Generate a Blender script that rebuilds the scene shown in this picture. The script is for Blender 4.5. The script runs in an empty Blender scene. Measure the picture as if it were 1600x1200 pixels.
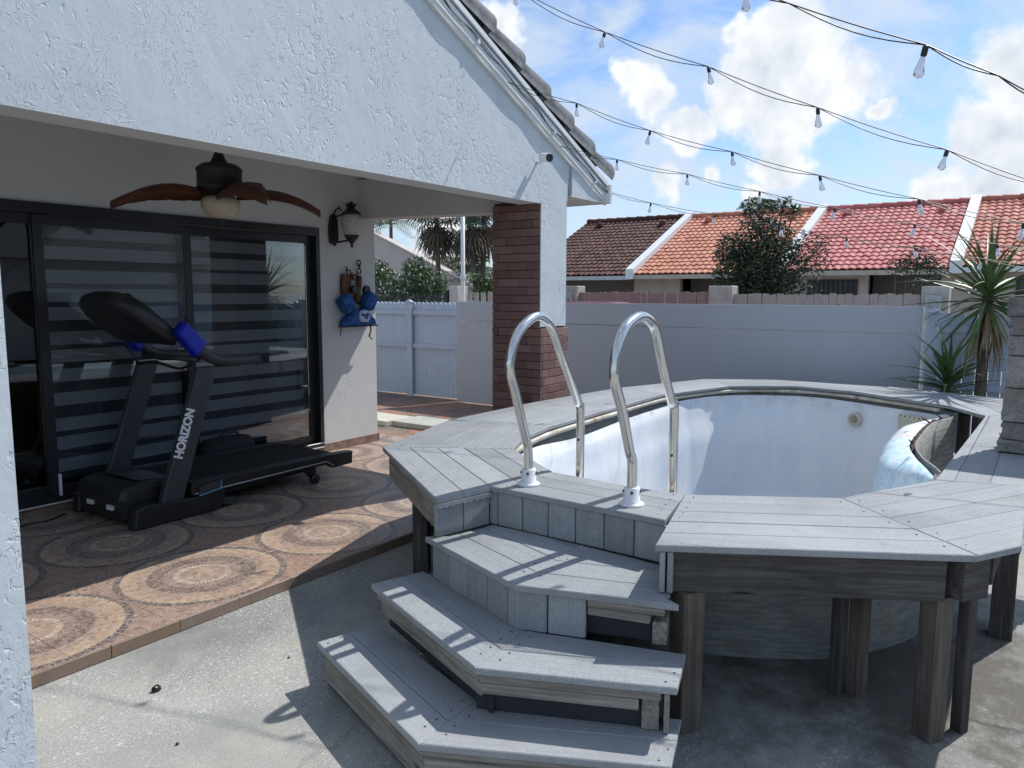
import bpy, bmesh, math, random
from mathutils import Vector, Matrix
R = math.radians
random.seed(7)
sc = bpy.context.scene
col = sc.collection

# ------------------------------------------------------------------ camera
F_PX, YAW, PITCH, ROLL, CAM_H = 1185.0, R(34.82), R(6.786), R(0.2), 1.6
fw = Vector((math.cos(YAW)*math.cos(PITCH), math.sin(YAW)*math.cos(PITCH), -math.sin(PITCH)))
rt0 = Vector((math.sin(YAW), -math.cos(YAW), 0)); up0 = rt0.cross(fw)
rt = rt0*math.cos(ROLL) + up0*math.sin(ROLL); up = -rt0*math.sin(ROLL) + up0*math.cos(ROLL)
cd = bpy.data.cameras.new('camera'); cam = bpy.data.objects.new('camera', cd); col.objects.link(cam)
cam.matrix_world = Matrix(((rt.x, up.x, -fw.x, 0), (rt.y, up.y, -fw.y, 0), (rt.z, up.z, -fw.z, CAM_H), (0, 0, 0, 1)))
cd.sensor_fit = 'HORIZONTAL'; cd.sensor_width = 36.0; cd.lens = 36.0*F_PX/1600.0
cd.clip_start = 0.05; cd.clip_end = 3000
sc.camera = cam

# ------------------------------------------------------------------ sky, sun, exposure
def node(nt, t, ins=None, **props):
    nd = nt.nodes.new(t)
    for k, v in props.items(): setattr(nd, k, v)
    for k, v in (ins or {}).items():
        s = nd.inputs[k]
        if isinstance(v, bpy.types.NodeSocket): nt.links.new(v, s)
        else: s.default_value = v
    return nd
def math_(nt, op, a, b=0.0, c=None, clamp=False):
    i = {0: a, 1: b}
    if c is not None: i[2] = c
    return node(nt, 'ShaderNodeMath', i, operation=op, use_clamp=clamp).outputs[0]
def vmath(nt, op, a, b=(0, 0, 0), out=0):
    return node(nt, 'ShaderNodeVectorMath', {0: a, 1: b}, operation=op).outputs[out]
def ramp(nt, fac, stops, interp='LINEAR'):
    r = node(nt, 'ShaderNodeValToRGB', {0: fac}); r.color_ramp.interpolation = interp
    e = r.color_ramp.elements
    while len(e) < len(stops): e.new(0.5)
    for el, (p, c) in zip(e, stops):
        el.position = p; el.color = (c, c, c, 1) if isinstance(c, (int, float)) else (*c, 1)
    return r.outputs[0]
def mix(nt, f, a, b, blend='MIX'):
    n = node(nt, 'ShaderNodeMix', data_type='RGBA', blend_type=blend)
    for idx, v in ((0, f), (6, a), (7, b)):
        if isinstance(v, bpy.types.NodeSocket): nt.links.new(v, n.inputs[idx])
        else: n.inputs[idx].default_value = v if idx == 0 else (*v, 1)
    return n.outputs[2]
def noise(nt, vec, scale, detail=4, rough=0.55, out=0, dist=0.0):
    return node(nt, 'ShaderNodeTexNoise', {'Vector': vec, 'Scale': scale, 'Detail': detail, 'Roughness': rough, 'Distortion': dist}).outputs[out]

SUN = Vector((0.76, -0.27, 1.0)).normalized()
el, az = math.asin(SUN.z), math.atan2(SUN.x, SUN.y)
w = bpy.data.worlds.new('World'); sc.world = w; w.use_nodes = True
nt = w.node_tree; nt.nodes.clear()
sky = node(nt, 'ShaderNodeTexSky', sky_type='NISHITA', sun_disc=False, sun_elevation=el, sun_rotation=az, altitude=5, air_density=1.0, dust_density=0.8, ozone_density=2.0)
dirv = vmath(nt, 'NORMALIZE', node(nt, 'ShaderNodeTexCoord').outputs['Generated'])
n3 = noise(nt, dirv, 7.0, 4, 0.6, out=1)
warp = vmath(nt, 'ADD', dirv, vmath(nt, 'MULTIPLY', vmath(nt, 'SUBTRACT', n3, (0.5, 0.5, 0.5)), (0.13, 0.13, 0.13)))
def pix_dir(x, y): return (fw + rt*((x-800)/F_PX) + up*((600-y)/F_PX)).normalized()
blobs = [(pix_dir(x, y), r) for x, y, r in
         [(1225, 60, .062), (1195, 150, .070), (1285, 115, .062), (1225, 205, .055), (1020, 145, .034), (1075, 200, .038), (1025, 298, .028), (1130, 292, .02), (1365, 165, .018), (1470, 300, .035), (985, 125, .025), (1150, 40, .02), (1200, 318, .02),
          (1240, 262, .036), (1590, 110, .055), (1520, 215, .045), (1600, 215, .075), (1560, 290, .06), (800, 20, .035), (690, 385, .05)]]
acc = None
for d, r in blobs:
    v = math_(nt, 'SUBTRACT', 1.0, math_(nt, 'DIVIDE', vmath(nt, 'DISTANCE', warp, tuple(d), out=1), r*1.08))
    acc = v if acc is None else math_(nt, 'MAXIMUM', acc, v)
# the same scattered cumulus carries on round the rest of the sky
gen = math_(nt, 'MULTIPLY', math_(nt, 'SUBTRACT', noise(nt, dirv, 4.2, 2, 0.5), 0.60), 4.5)
outv = node(nt, 'ShaderNodeMapRange', {0: vmath(nt, 'DOT_PRODUCT', dirv, tuple(fw), out=1), 1: 0.80, 2: 0.70, 3: -2.0, 4: 0.0}).outputs[0]
acc = math_(nt, 'MAXIMUM', acc, math_(nt, 'ADD', gen, outv))
fine = noise(nt, dirv, 19.0, 7, 0.66)
dens = math_(nt, 'ADD', acc, math_(nt, 'MULTIPLY', math_(nt, 'SUBTRACT', fine, 0.5), 1.3))
cum = node(nt, 'ShaderNodeMapRange', {0: dens, 1: 0.0, 2: 0.42}, interpolation_type='SMOOTHSTEP').outputs[0]
# thin high cloud: stretched noise
sv = node(nt, 'ShaderNodeMapping', {'Vector': dirv, 'Rotation': (0.2, 0.1, 0.6), 'Scale': (2.6, 7.0, 12.0)}).outputs[0]
cir = node(nt, 'ShaderNodeMapRange', {0: noise(nt, sv, 1.2, 5, 0.6, dist=0.6), 1: 0.30, 2: 0.74}, interpolation_type='SMOOTHSTEP').outputs[0]
cir = math_(nt, 'MULTIPLY', cir, 0.9)
# self shading of the cumulus: density towards the sun against density here
off = vmath(nt, 'ADD', dirv, tuple(SUN*0.03))
lit = math_(nt, 'SUBTRACT', noise(nt, dirv, 13.0, 3, 0.6), noise(nt, off, 13.0, 3, 0.6))
litf = math_(nt, 'ADD', 0.62, math_(nt, 'MULTIPLY', lit, 1.7), clamp=True)
thick = node(nt, 'ShaderNodeMapRange', {0: dens, 1: 0.4, 2: 1.1, 3: 0.0, 4: 0.35}).outputs[0]
litf = math_(nt, 'SUBTRACT', litf, thick, clamp=True)
ccol = mix(nt, litf, (3.1, 3.4, 3.9), (5.3, 5.4, 5.5))
base = mix(nt, 1.0, sky.outputs[0], (0.52, 0.64, 0.79), 'MULTIPLY')
s1 = mix(nt, cir, base, (3.4, 3.85, 4.4))
s2 = mix(nt, cum, s1, ccol)
bg = node(nt, 'ShaderNodeBackground', {'Color': s2, 'Strength': 0.15})
w.cycles.sampling_method = 'MANUAL'; w.cycles.sample_map_resolution = 384
out = node(nt, 'ShaderNodeOutputWorld', {'Surface': bg.outputs[0]})
sl = bpy.data.lights.new('sun', 'SUN'); sl.energy = 3.4; sl.angle = R(0.53); sl.color = (1.0, 0.965, 0.915)
so = bpy.data.objects.new('sun', sl); col.objects.link(so); so.location = SUN*30
so.rotation_euler = SUN.to_track_quat('Z', 'Y').to_euler()
vs = sc.view_settings; vs.view_transform = 'Standard'; vs.look = 'None'; vs.gamma = 1.0; vs.use_curve_mapping = False; vs.exposure = 0.47
sc.cycles.max_bounces = 8; sc.cycles.diffuse_bounces = 3; sc.cycles.glossy_bounces = 3; sc.cycles.transmission_bounces = 4; sc.cycles.transparent_max_bounces = 10; sc.cycles.caustics_reflective = False; sc.cycles.caustics_refractive = False

# ------------------------------------------------------------------ mesh helpers
class MB:
    def __init__(s): s.v, s.f = [], []
    def add(s, vs, fs):
        o = len(s.v); s.v += [tuple(v) for v in vs]; s.f += [tuple(i+o for i in f) for f in fs]; return s
    def box(s, x0, x1, y0, y1, z0, z1, c=0.0):
        if c <= 0:
            return s.add([(x, y, z) for z in (z0, z1) for y in (y0, y1) for x in (x0, x1)],
                         [(0, 2, 3, 1), (4, 5, 7, 6), (0, 1, 5, 4), (2, 6, 7, 3), (0, 4, 6, 2), (1, 3, 7, 5)])
        return s.prism([(x0, y0), (x1, y0), (x1, y1), (x0, y1)], z0, z1, c)
    def prism(s, poly, z0, z1, c=0.0):
        """vertical prism over a counter-clockwise xy polygon, top and bottom edges chamfered by c"""
        n = len(poly)
        if area(poly) < 0: poly = poly[::-1]
        rings = [(z0, 0), (z1, 0)] if c <= 0 else [(z0, c), (z0+c, 0), (z1-c, 0), (z1, c)]
        vs = []
        for z, i in rings: vs += [(p[0], p[1], z) for p in (inset(poly, i) if i else poly)]
        fs = [tuple(range(n))[::-1], tuple(range((len(rings)-1)*n, len(rings)*n))]
        for r in range(len(rings)-1):
            for k in range(n): fs.append((r*n+k, r*n+(k+1) % n, (r+1)*n+(k+1) % n, (r+1)*n+k))
        return s.add(vs, fs)
    def prof(s, pts, a0, a1, axis='y', c=0.0):
        """profile given in the two other axes, extruded along axis"""
        t = MB().prism([(p[0], p[1]) for p in pts], a0, a1, c)
        m = {'y': lambda v: (v[0], v[2], v[1]), 'x': lambda v: (v[2], v[0], v[1])}[axis]
        fs = [f[::-1] for f in t.f] if axis == 'y' else t.f
        return s.add([m(v) for v in t.v], fs)
    def tube(s, path, r, seg=8, cap=True):
        path = [Vector(p) for p in path]; n = len(path); rr = r if isinstance(r, (list, tuple)) else [r]*n
        t0 = (path[1]-path[0]).normalized(); u = t0.orthogonal().normalized(); vs = []
        for i, p in enumerate(path):
            t = (path[min(i+1, n-1)]-path[max(i-1, 0)]).normalized()
            u = (u - t*u.dot(t)).normalized(); w_ = t.cross(u)
            for k in range(seg):
                a = 2*math.pi*k/seg; vs.append(p + (u*math.cos(a) + w_*math.sin(a))*rr[i])
        fs = [(i*seg+k, i*seg+(k+1) % seg, (i+1)*seg+(k+1) % seg, (i+1)*seg+k) for i in range(n-1) for k in range(seg)]
        if cap: fs += [tuple(range(seg))[::-1], tuple(range((n-1)*seg, n*seg))]
        return s.add(vs, fs)
    def lathe(s, prof, seg=16, org=(0, 0, 0), ax=None):
        vs, n = [], len(prof)
        q = Vector((0, 0, 1)).rotation_difference(Vector(ax)) if ax else None
        for r, z in prof:
            for k in range(seg):
                a = 2*math.pi*k/seg; p = Vector((r*math.cos(a), r*math.sin(a), z))
                if q: p = q @ p
                vs.append(p + Vector(org))
        fs = [(i*seg+k, i*seg+(k+1) % seg, (i+1)*seg+(k+1) % seg, (i+1)*seg+k) for i in range(n-1) for k in range(seg)]
        fs += [tuple(range(seg))[::-1], tuple(range((n-1)*seg, n*seg))]
        return s.add(vs, fs)
    def mesh(s, name, mat=None, smooth=False):
        me = bpy.data.meshes.new(name); me.from_pydata(s.v, [], s.f)
        if mat: me.materials.append(mat)
        if smooth: me.polygons.foreach_set('use_smooth', [True]*len(me.polygons))
        me.validate(); me.update(); return me
    def build(s, name, mat, parent=None, smooth=False, loc=None, rot=None):
        return ob(name, s.mesh(name, mat, smooth), parent, loc, rot)
def area(p): return sum(p[i][0]*p[(i+1) % len(p)][1]-p[(i+1) % len(p)][0]*p[i][1] for i in range(len(p)))/2
def inset(poly, d):
    n, res = len(poly), []
    for i in range(n):
        a, b, c = Vector(poly[i-1]).to_2d(), Vector(poly[i]).to_2d(), Vector(poly[(i+1) % n]).to_2d()
        e1, e2 = (b-a).normalized(), (c-b).normalized(); n1, n2 = Vector((-e1.y, e1.x)), Vector((-e2.y, e2.x))
        m = n1+n2; k = max(m.dot(n1), 0.35); res.append(tuple(b + m*(d/k)))
    return res
def clip(poly, p, n):
    """keep the part of poly where (q-p).n >= 0"""
    res = []
    for i in range(len(poly)):
        a, b = Vector(poly[i]), Vector(poly[(i+1) % len(poly)])
        da, db = (a-p).dot(n), (b-p).dot(n)
        if da >= 0: res.append(tuple(a))
        if da*db < 0: res.append(tuple(a + (b-a)*(da/(da-db))))
    return res
def ob(name, me, parent=None, loc=None, rot=None):
    o = bpy.data.objects.new(name, me); col.objects.link(o)
    if loc is not None: o.location = loc
    if rot is not None: o.rotation_euler = rot
    if parent is not None:
        o.parent = parent
        if parent.matrix_basis != Matrix.Identity(4): o.matrix_parent_inverse = parent.matrix_basis.inverted()
    return o
def tag(o, label, cat, group=None):
    o['label'] = label; o['category'] = cat
    if group: o['group'] = group
    return o
def struct(o, label=None):
    o['kind'] = 'structure'
    if label: o['label'] = label
    return o
def thing(name, label, cat, loc=(0, 0, 0), group=None, rotz=0):
    o = bpy.data.objects.new(name, None); col.objects.link(o); o.location = loc; o.rotation_euler = (0, 0, rotz)
    o.empty_display_size = 0.1
    return tag(o, label, cat, group)
def local(parent, o):      # place a part in its parent's own frame
    o.matrix_parent_inverse = Matrix.Identity(4); return o
def on_plane(x, y, axis, val):
    d = fw + rt*((x-800)/F_PX) + up*((600-y)/F_PX); c = Vector((0, 0, CAM_H)); return c + d*((val-c[axis])/d[axis])

# ------------------------------------------------------------------ materials
def material(name, fn, rough=0.7, spec=0.4, metal=0.0):
    m = bpy.data.materials.new(name); m.use_nodes = True; t = m.node_tree; t.nodes.clear()
    b = node(t, 'ShaderNodeBsdfPrincipled', {'Roughness': rough, 'Metallic': metal}); b.inputs['Specular IOR Level'].default_value = spec
    node(t, 'ShaderNodeOutputMaterial', {'Surface': b.outputs[0]})
    fn(t, b); return m
def setc(t, b, c):
    if isinstance(c, bpy.types.NodeSocket): t.links.new(c, b.inputs['Base Color'])
    else: b.inputs['Base Color'].default_value = (*c, 1)
def bump(t, b, h, strength=0.3, dist=0.01):
    n = node(t, 'ShaderNodeBump', {'Height': h, 'Strength': strength, 'Distance': dist}); t.links.new(n.outputs[0], b.inputs['Normal'])
def wpos(t): return node(t, 'ShaderNodeNewGeometry').outputs['Position']
def opos(t):
    o = node(t, 'ShaderNodeTexCoord').outputs['Object']; r = node(t, 'ShaderNodeObjectInfo').outputs['Random']
    return vmath(t, 'ADD', o, node(t, 'ShaderNodeCombineXYZ', {0: math_(t, 'MULTIPLY', r, 37.0), 1: math_(t, 'MULTIPLY', r, 11.0), 2: math_(t, 'MULTIPLY', r, 5.0)}).outputs[0])
def rnd(t): return node(t, 'ShaderNodeObjectInfo').outputs['Random']
def plain(name, c, rough=0.6, spec=0.4, metal=0.0, var=0.12, scale=6.0, bmp=0.0, bscale=60):
    def fn(t, b):
        p = wpos(t); n = noise(t, p, scale, 5, 0.6)
        k = node(t, 'ShaderNodeMapRange', {0: n, 1: 0.3, 2: 0.7, 3: 1-var, 4: 1+var}).outputs[0]
        setc(t, b, mix(t, 1.0, c, node(t, 'ShaderNodeCombineColor', {0: k, 1: k, 2: k}).outputs[0], 'MULTIPLY'))
        if bmp: bump(t, b, noise(t, p, bscale, 4), bmp, 0.004)
    return material(name, fn, rough, spec, metal)
def stucco(name, c, strength=0.6, sc_=1.0):
    def fn(t, b):
        p = node(t, 'ShaderNodeMapping', {'Vector': wpos(t), 'Scale': (1.0, 1.0, 0.75)}).outputs[0]
        blot = noise(t, p, 1.9*sc_, 3, 0.5); a = noise(t, p, 24*sc_, 3, 0.55, dist=1.1)
        k = math_(t, 'ADD', a, math_(t, 'MULTIPLY', math_(t, 'SUBTRACT', blot, 0.5), 0.75))
        knock = ramp(t, k, [(0.30, 0.0), (0.37, 0.9), (0.44, 1.0)])
        fine = noise(t, p, 90*sc_, 3, 0.6)
        rid = math_(t, 'MULTIPLY', ramp(t, noise(t, p, 17*sc_, 2, 0.5, dist=1.6), [(0.475, 0.0), (0.5, 1.0), (0.51, 0.2), (0.54, 0.0)]), ramp(t, noise(t, p, 3.5, 2), [(0.45, 0.0), (0.6, 1.0)]))
        soft = noise(t, p, 5.5*sc_, 3, 0.55)
        knock = math_(t, 'ADD', math_(t, 'MULTIPLY', knock, 1.0), math_(t, 'MULTIPLY', soft, 1.4))
        h = math_(t, 'ADD', math_(t, 'ADD', knock, math_(t, 'MULTIPLY', fine, 0.12)), math_(t, 'MULTIPLY', rid, 0.6))
        st = noise(t, wpos(t), 0.9, 5, 0.6)
        setc(t, b, mix(t, ramp(t, st, [(0.3, 0.0), (0.75, 0.6)]), c, tuple(x*0.86 for x in c)))
        bump(t, b, h, strength, 0.008)
    return material(name, fn, 0.85, 0.2)
STUCCO = stucco('white_stucco', (0.585, 0.635, 0.66), 0.6)
STUCCO_IN = stucco('porch_stucco', (0.66, 0.675, 0.67), 0.3, 1.4)
TRIM = plain('painted_trim', (0.74, 0.75, 0.75), 0.5, var=0.06)
VINYL = plain('vinyl_fence', (0.44, 0.52, 0.63), 0.45, var=0.05)
def panelc(t, b):
    p = wpos(t); st = noise(t, node(t, 'ShaderNodeMapping', {'Vector': p, 'Scale': (14, 14, 0.7)}).outputs[0], 1.0, 5, 0.65); bl = noise(t, p, 1.3, 5, 0.6)
    c = mix(t, ramp(t, st, [(0.45, 0.0), (0.75, 0.22)]), (0.43, 0.46, 0.505), (0.36, 0.385, 0.42)); c = mix(t, ramp(t, bl, [(0.45, 0.0), (0.7, 0.35)]), c, (0.48, 0.505, 0.54))
    setc(t, b, c); bump(t, b, noise(t, p, 2.0, 3), 0.25, 0.03)
GREYPANEL = material('grey_fence_panel', panelc, 0.5, 0.4)
def composite(t, b):
    o = opos(t); p = wpos(t)
    st = noise(t, node(t, 'ShaderNodeMapping', {'Vector': o, 'Scale': (2.0, 70, 70)}).outputs[0], 1.0, 6, 0.65)
    sp = noise(t, p, 190, 4, 0.75); bl = noise(t, p, 3.2, 5, 0.6)
    c = ramp(t, st, [(0.25, (0.285, 0.302, 0.318)), (0.55, (0.355, 0.373, 0.388)), (0.8, (0.41, 0.425, 0.435))])
    c = mix(t, ramp(t, sp, [(0.36, 0.75), (0.56, 0.0)]), c, (0.17, 0.185, 0.20))
    c = mix(t, ramp(t, bl, [(0.52, 0.0), (0.72, 0.55)]), c, (0.20, 0.21, 0.215))
    c = mix(t, ramp(t, noise(t, p, 1.2, 5, 0.65, dist=0.6), [(0.5, 0.0), (0.68, 0.4)]), c, (0.44, 0.44, 0.435))
    c = mix(t, ramp(t, noise(t, p, 14, 5, 0.7), [(0.60, 0.0), (0.72, 0.5)]), c, (0.19, 0.195, 0.20))
    r = math_(t, 'ADD', 0.80, math_(t, 'MULTIPLY', rnd(t), 0.24))
    setc(t, b, mix(t, 1.0, c, node(t, 'ShaderNodeCombineColor', {0: r, 1: r, 2: r}).outputs[0], 'MULTIPLY'))
    bump(t, b, math_(t, 'ADD', math_(t, 'MULTIPLY', st, 1.0), math_(t, 'MULTIPLY', sp, 0.6)), 0.35, 0.003)
BOARD = material('grey_composite_board', composite, 0.62, 0.35)
def weathered(dark, mid, lite, name):
    def fn(t, b):
        o = opos(t)
        m = node(t, 'ShaderNodeMapping', {'Vector': o, 'Scale': (1.6, 26, 26)}).outputs[0]
        g = noise(t, m, 1.3, 8, 0.68, dist=0.8); g2 = noise(t, node(t, 'ShaderNodeMapping', {'Vector': o, 'Scale': (3, 120, 120)}).outputs[0], 1.0, 4, 0.6)
        bl = noise(t, wpos(t), 4.0, 4, 0.6)
        c = ramp(t, math_(t, 'ADD', math_(t, 'MULTIPLY', g, 0.75), math_(t, 'MULTIPLY', g2, 0.25)), [(0.3, dark), (0.5, mid), (0.72, lite)])
        c = mix(t, ramp(t, bl, [(0.5, 0.0), (0.75, 0.6)]), c, dark)
        v = node(t, 'ShaderNodeTexVoronoi', {'Vector': node(t, 'ShaderNodeMapping', {'Vector': o, 'Scale': (2.2, 9, 9)}).outputs[0], 'Scale': 1.0}).outputs[0]
        c = mix(t, ramp(t, v, [(0.06, 0.8), (0.14, 0.0)]), c, tuple(x*0.35 for x in dark))
        setc(t, b, c); bump(t, b, math_(t, 'ADD', g, g2), 0.6, 0.004)
    return material(name, fn, 0.85, 0.2)
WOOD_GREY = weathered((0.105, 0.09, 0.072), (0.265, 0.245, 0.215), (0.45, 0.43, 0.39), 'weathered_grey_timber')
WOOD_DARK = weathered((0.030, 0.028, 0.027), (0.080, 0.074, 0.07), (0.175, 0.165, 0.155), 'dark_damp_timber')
WOOD_BROWN = weathered((0.055, 0.045, 0.037), (0.125, 0.105, 0.087), (0.22, 0.195, 0.165), 'brown_post_timber')
def concrete(t, b):
    p = wpos(t)
    a = noise(t, p, 1.1, 6, 0.62, dist=0.5); f = noise(t, p, 26, 5, 0.7); g = noise(t, p, 150, 3, 0.7)
    c = ramp(t, a, [(0.3, (0.215, 0.22, 0.21)), (0.48, (0.30, 0.302, 0.285)), (0.68, (0.39, 0.385, 0.355))])
    c = mix(t, ramp(t, noise(t, p, 2.1, 6, 0.7), [(0.53, 0.0), (0.68, 0.6)]), c, (0.44, 0.41, 0.335))
    c = mix(t, ramp(t, noise(t, p, 0.75, 6, 0.62, dist=0.8), [(0.54, 0.0), (0.66, 0.65)]), c, (0.135, 0.14, 0.135))
    dn = ramp(t, noise(t, p, 1.7, 4, 0.6), [(0.40, 0.1), (0.60, 1.0)])
    for sc2, lo, hi in ((110, .545, .60), (48, .575, .62), (19, .625, .65)):
        c = mix(t, math_(t, 'MULTIPLY', ramp(t, noise(t, p, sc2, 4, 0.72), [(lo, 0.0), (hi, 0.85)]), dn), c, (0.60, 0.60, 0.57))
    c = mix(t, ramp(t, g, [(0.34, 0.6), (0.5, 0.0)]), c, (0.14, 0.145, 0.145))
    cr = node(t, 'ShaderNodeTexVoronoi', {'Vector': vmath(t, 'ADD', p, vmath(t, 'MULTIPLY', noise(t, p, 2.5, 5, 0.6, out=1), (.5, .5, .0))), 'Scale': 0.33}, feature='DISTANCE_TO_EDGE').outputs[0]
    c = mix(t, ramp(t, cr, [(0.0006, 0.28), (0.0016, 0.0)]), c, (0.10, 0.10, 0.095))
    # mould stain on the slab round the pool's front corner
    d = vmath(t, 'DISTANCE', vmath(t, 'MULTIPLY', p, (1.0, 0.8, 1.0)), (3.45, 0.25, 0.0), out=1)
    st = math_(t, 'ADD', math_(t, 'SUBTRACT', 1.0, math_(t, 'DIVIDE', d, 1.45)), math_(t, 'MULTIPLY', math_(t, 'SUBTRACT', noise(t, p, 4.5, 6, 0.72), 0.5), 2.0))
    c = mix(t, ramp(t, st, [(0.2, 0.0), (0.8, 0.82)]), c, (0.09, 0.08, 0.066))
    setc(t, b, c)
    bump(t, b, math_(t, 'ADD', f, math_(t, 'MULTIPLY', g, 0.6)), 0.55, 0.004)
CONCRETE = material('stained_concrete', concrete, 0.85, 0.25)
PIT = 0.895; PX0, PY0 = 2.34, 3.705
def mosaic(t, b):
    p = wpos(t); s = node(t, 'ShaderNodeSeparateXYZ', {0: p})
    def cell(v, c0): return math_(t, 'SUBTRACT', math_(t, 'FLOORED_MODULO', math_(t, 'ADD', math_(t, 'SUBTRACT', v, c0), PIT/2), PIT), PIT/2)
    dx, dy = cell(s.outputs[0], PX0), cell(s.outputs[1], PY0)
    r = math_(t, 'SQRT', math_(t, 'ADD', math_(t, 'MULTIPLY', dx, dx), math_(t, 'MULTIPLY', dy, dy)))
    r = math_(t, 'ADD', r, math_(t, 'MULTIPLY', math_(t, 'SUBTRACT', noise(t, p, 9, 2), 0.5), 0.008))
    th = math_(t, 'ARCTAN2', dy, dx)
    def dash(n, duty): return math_(t, 'LESS_THAN', math_(t, 'FRACT', math_(t, 'MULTIPLY', th, n/(2*math.pi))), duty)
    rn = math_(t, 'DIVIDE', r, 0.5)
    base = ramp(t, rn, [(0.0, (0.34, 0.25, 0.19)), (0.17, (0.30, 0.225, 0.175)), (0.235, (0.50, 0.42, 0.32)), (0.30, (0.27, 0.20, 0.165)), (0.40, (0.185, 0.135, 0.115)),
                        (0.50, (0.165, 0.125, 0.11)), (0.56, (0.31, 0.23, 0.18)), (0.66, (0.36, 0.255, 0.19)), (0.74, (0.40, 0.29, 0.21)), (0.79, (0.43, 0.34, 0.26)),
                        (0.815, (0.105, 0.092, 0.09)), (0.885, (0.29, 0.20, 0.155))], 'CONSTANT')
    base = mix(t, math_(t, 'MULTIPLY', math_(t, 'COMPARE', rn, 0.267, 0.033), dash(44, 0.3)), base, (0.22, 0.16, 0.13))
    base = mix(t, math_(t, 'MULTIPLY', math_(t, 'COMPARE', rn, 0.85, 0.032), dash(76, 0.2)), base, (0.21, 0.165, 0.14))
    base = mix(t, math_(t, 'MULTIPLY', math_(t, 'COMPARE', rn, 0.815, 0.016), dash(76, 0.35)), base, (0.25, 0.18, 0.14))
    # chips of stone, each of its own tone, with pale joints
    pv = vmath(t, 'ADD', p, (0.13, 0.31, 0.0))
    vc = node(t, 'ShaderNodeTexVoronoi', {'Vector': pv, 'Scale': 36.0}); ve = node(t, 'ShaderNodeTexVoronoi', {'Vector': pv, 'Scale': 36.0}, feature='DISTANCE_TO_EDGE').outputs[0]
    tone = ramp(t, node(t, 'ShaderNodeSeparateColor', {0: vc.outputs['Color']}).outputs[0], [(0.0, 0.78), (0.5, 1.0), (1.0, 1.25)])
    c = mix(t, 1.0, base, tone, 'MULTIPLY')
    c = mix(t, ramp(t, ve, [(0.02, 0.55), (0.07, 0.0)]), c, (0.46, 0.38, 0.31))
    c = mix(t, ramp(t, noise(t, p, 1.7, 5), [(0.5, 0.0), (0.75, 0.35)]), c, (0.33, 0.20, 0.14))
    c = mix(t, ramp(t, noise(t, p, 45, 4), [(0.55, 0.0), (0.75, 0.5)]), c, (0.52, 0.45, 0.38))
    setc(t, b, c); bump(t, b, ramp(t, ve, [(0.0, 0.0), (0.08, 1.0)]), 0.25, 0.002)
TILE = material('mosaic_floor_tile', mosaic, 0.42, 0.45)
def curbc(t, b):
    p = wpos(t); n = noise(t, p, 11, 6, 0.7)
    c = ramp(t, math_(t, 'ADD', math_(t, 'MULTIPLY', rnd(t), 0.55), math_(t, 'MULTIPLY', n, 0.45)), [(0.15, (0.16, 0.115, 0.085)), (0.4, (0.27, 0.18, 0.105)), (0.6, (0.24, 0.175, 0.14)), (0.85, (0.33, 0.25, 0.20))])
    setc(t, b, mix(t, ramp(t, noise(t, p, 60, 4), [(0.5, 0.0), (0.7, 0.4)]), c, (0.13, 0.10, 0.08))); bump(t, b, n, 0.3, 0.004)
CURB_T = material('curb_tile', curbc, 0.5, 0.4)
BASE_T = plain('skirting_tile', (0.25, 0.17, 0.14), 0.45, var=0.45, scale=14)
GROUT = plain('grout', (0.24, 0.19, 0.15), 0.9)
def brick_(t, b):
    p = wpos(t); n = noise(t, p, 45, 5, 0.7)
    c = ramp(t, math_(t, 'ADD', math_(t, 'MULTIPLY', rnd(t), 0.6), math_(t, 'MULTIPLY', n, 0.4)), [(0.1, (0.15, 0.085, 0.075)), (0.5, (0.22, 0.13, 0.115)), (0.9, (0.29, 0.185, 0.165))])
    setc(t, b, mix(t, ramp(t, n, [(0.55, 0.0), (0.75, 0.35)]), c, (0.30, 0.21, 0.19))); bump(t, b, n, 0.5, 0.004)
BRICK = material('brown_brick', brick_, 0.85, 0.2)
MORTAR = plain('dark_mortar', (0.07, 0.045, 0.042), 0.95, var=0.3, scale=40)
FRAME = plain('dark_bronze_frame', (0.018, 0.02, 0.024), 0.35, 0.5)
BLACK = plain('black_plastic', (0.014, 0.015, 0.018), 0.42, 0.5, var=0.2)
DGREY = plain('charcoal_paint', (0.040, 0.044, 0.050), 0.45, 0.5, var=0.1)
RUBBER = plain('belt_rubber', (0.014, 0.014, 0.016), 0.75, 0.3, bmp=0.2, bscale=300)
BLUE = plain('royal_blue_plastic', (0.004, 0.016, 0.42), 0.35, 0.5, var=0.05)
SILVER = plain('silver_stripe', (0.45, 0.46, 0.48), 0.35, 0.5, var=0.05)
WHITEP = plain('white_plastic', (0.74, 0.75, 0.76), 0.4, 0.5, var=0.06)
IRON = plain('black_iron', (0.012, 0.012, 0.014), 0.5, 0.5)
STEEL = material('polished_steel', lambda t, b: (setc(t, b, (0.66, 0.65, 0.62)), bump(t, b, noise(t, wpos(t), 90, 3), 0.05, 0.001)), 0.16, 0.5, 1.0)
VOID = plain('dark_interior', (0.012, 0.012, 0.014), 0.9, 0.1)
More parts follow.
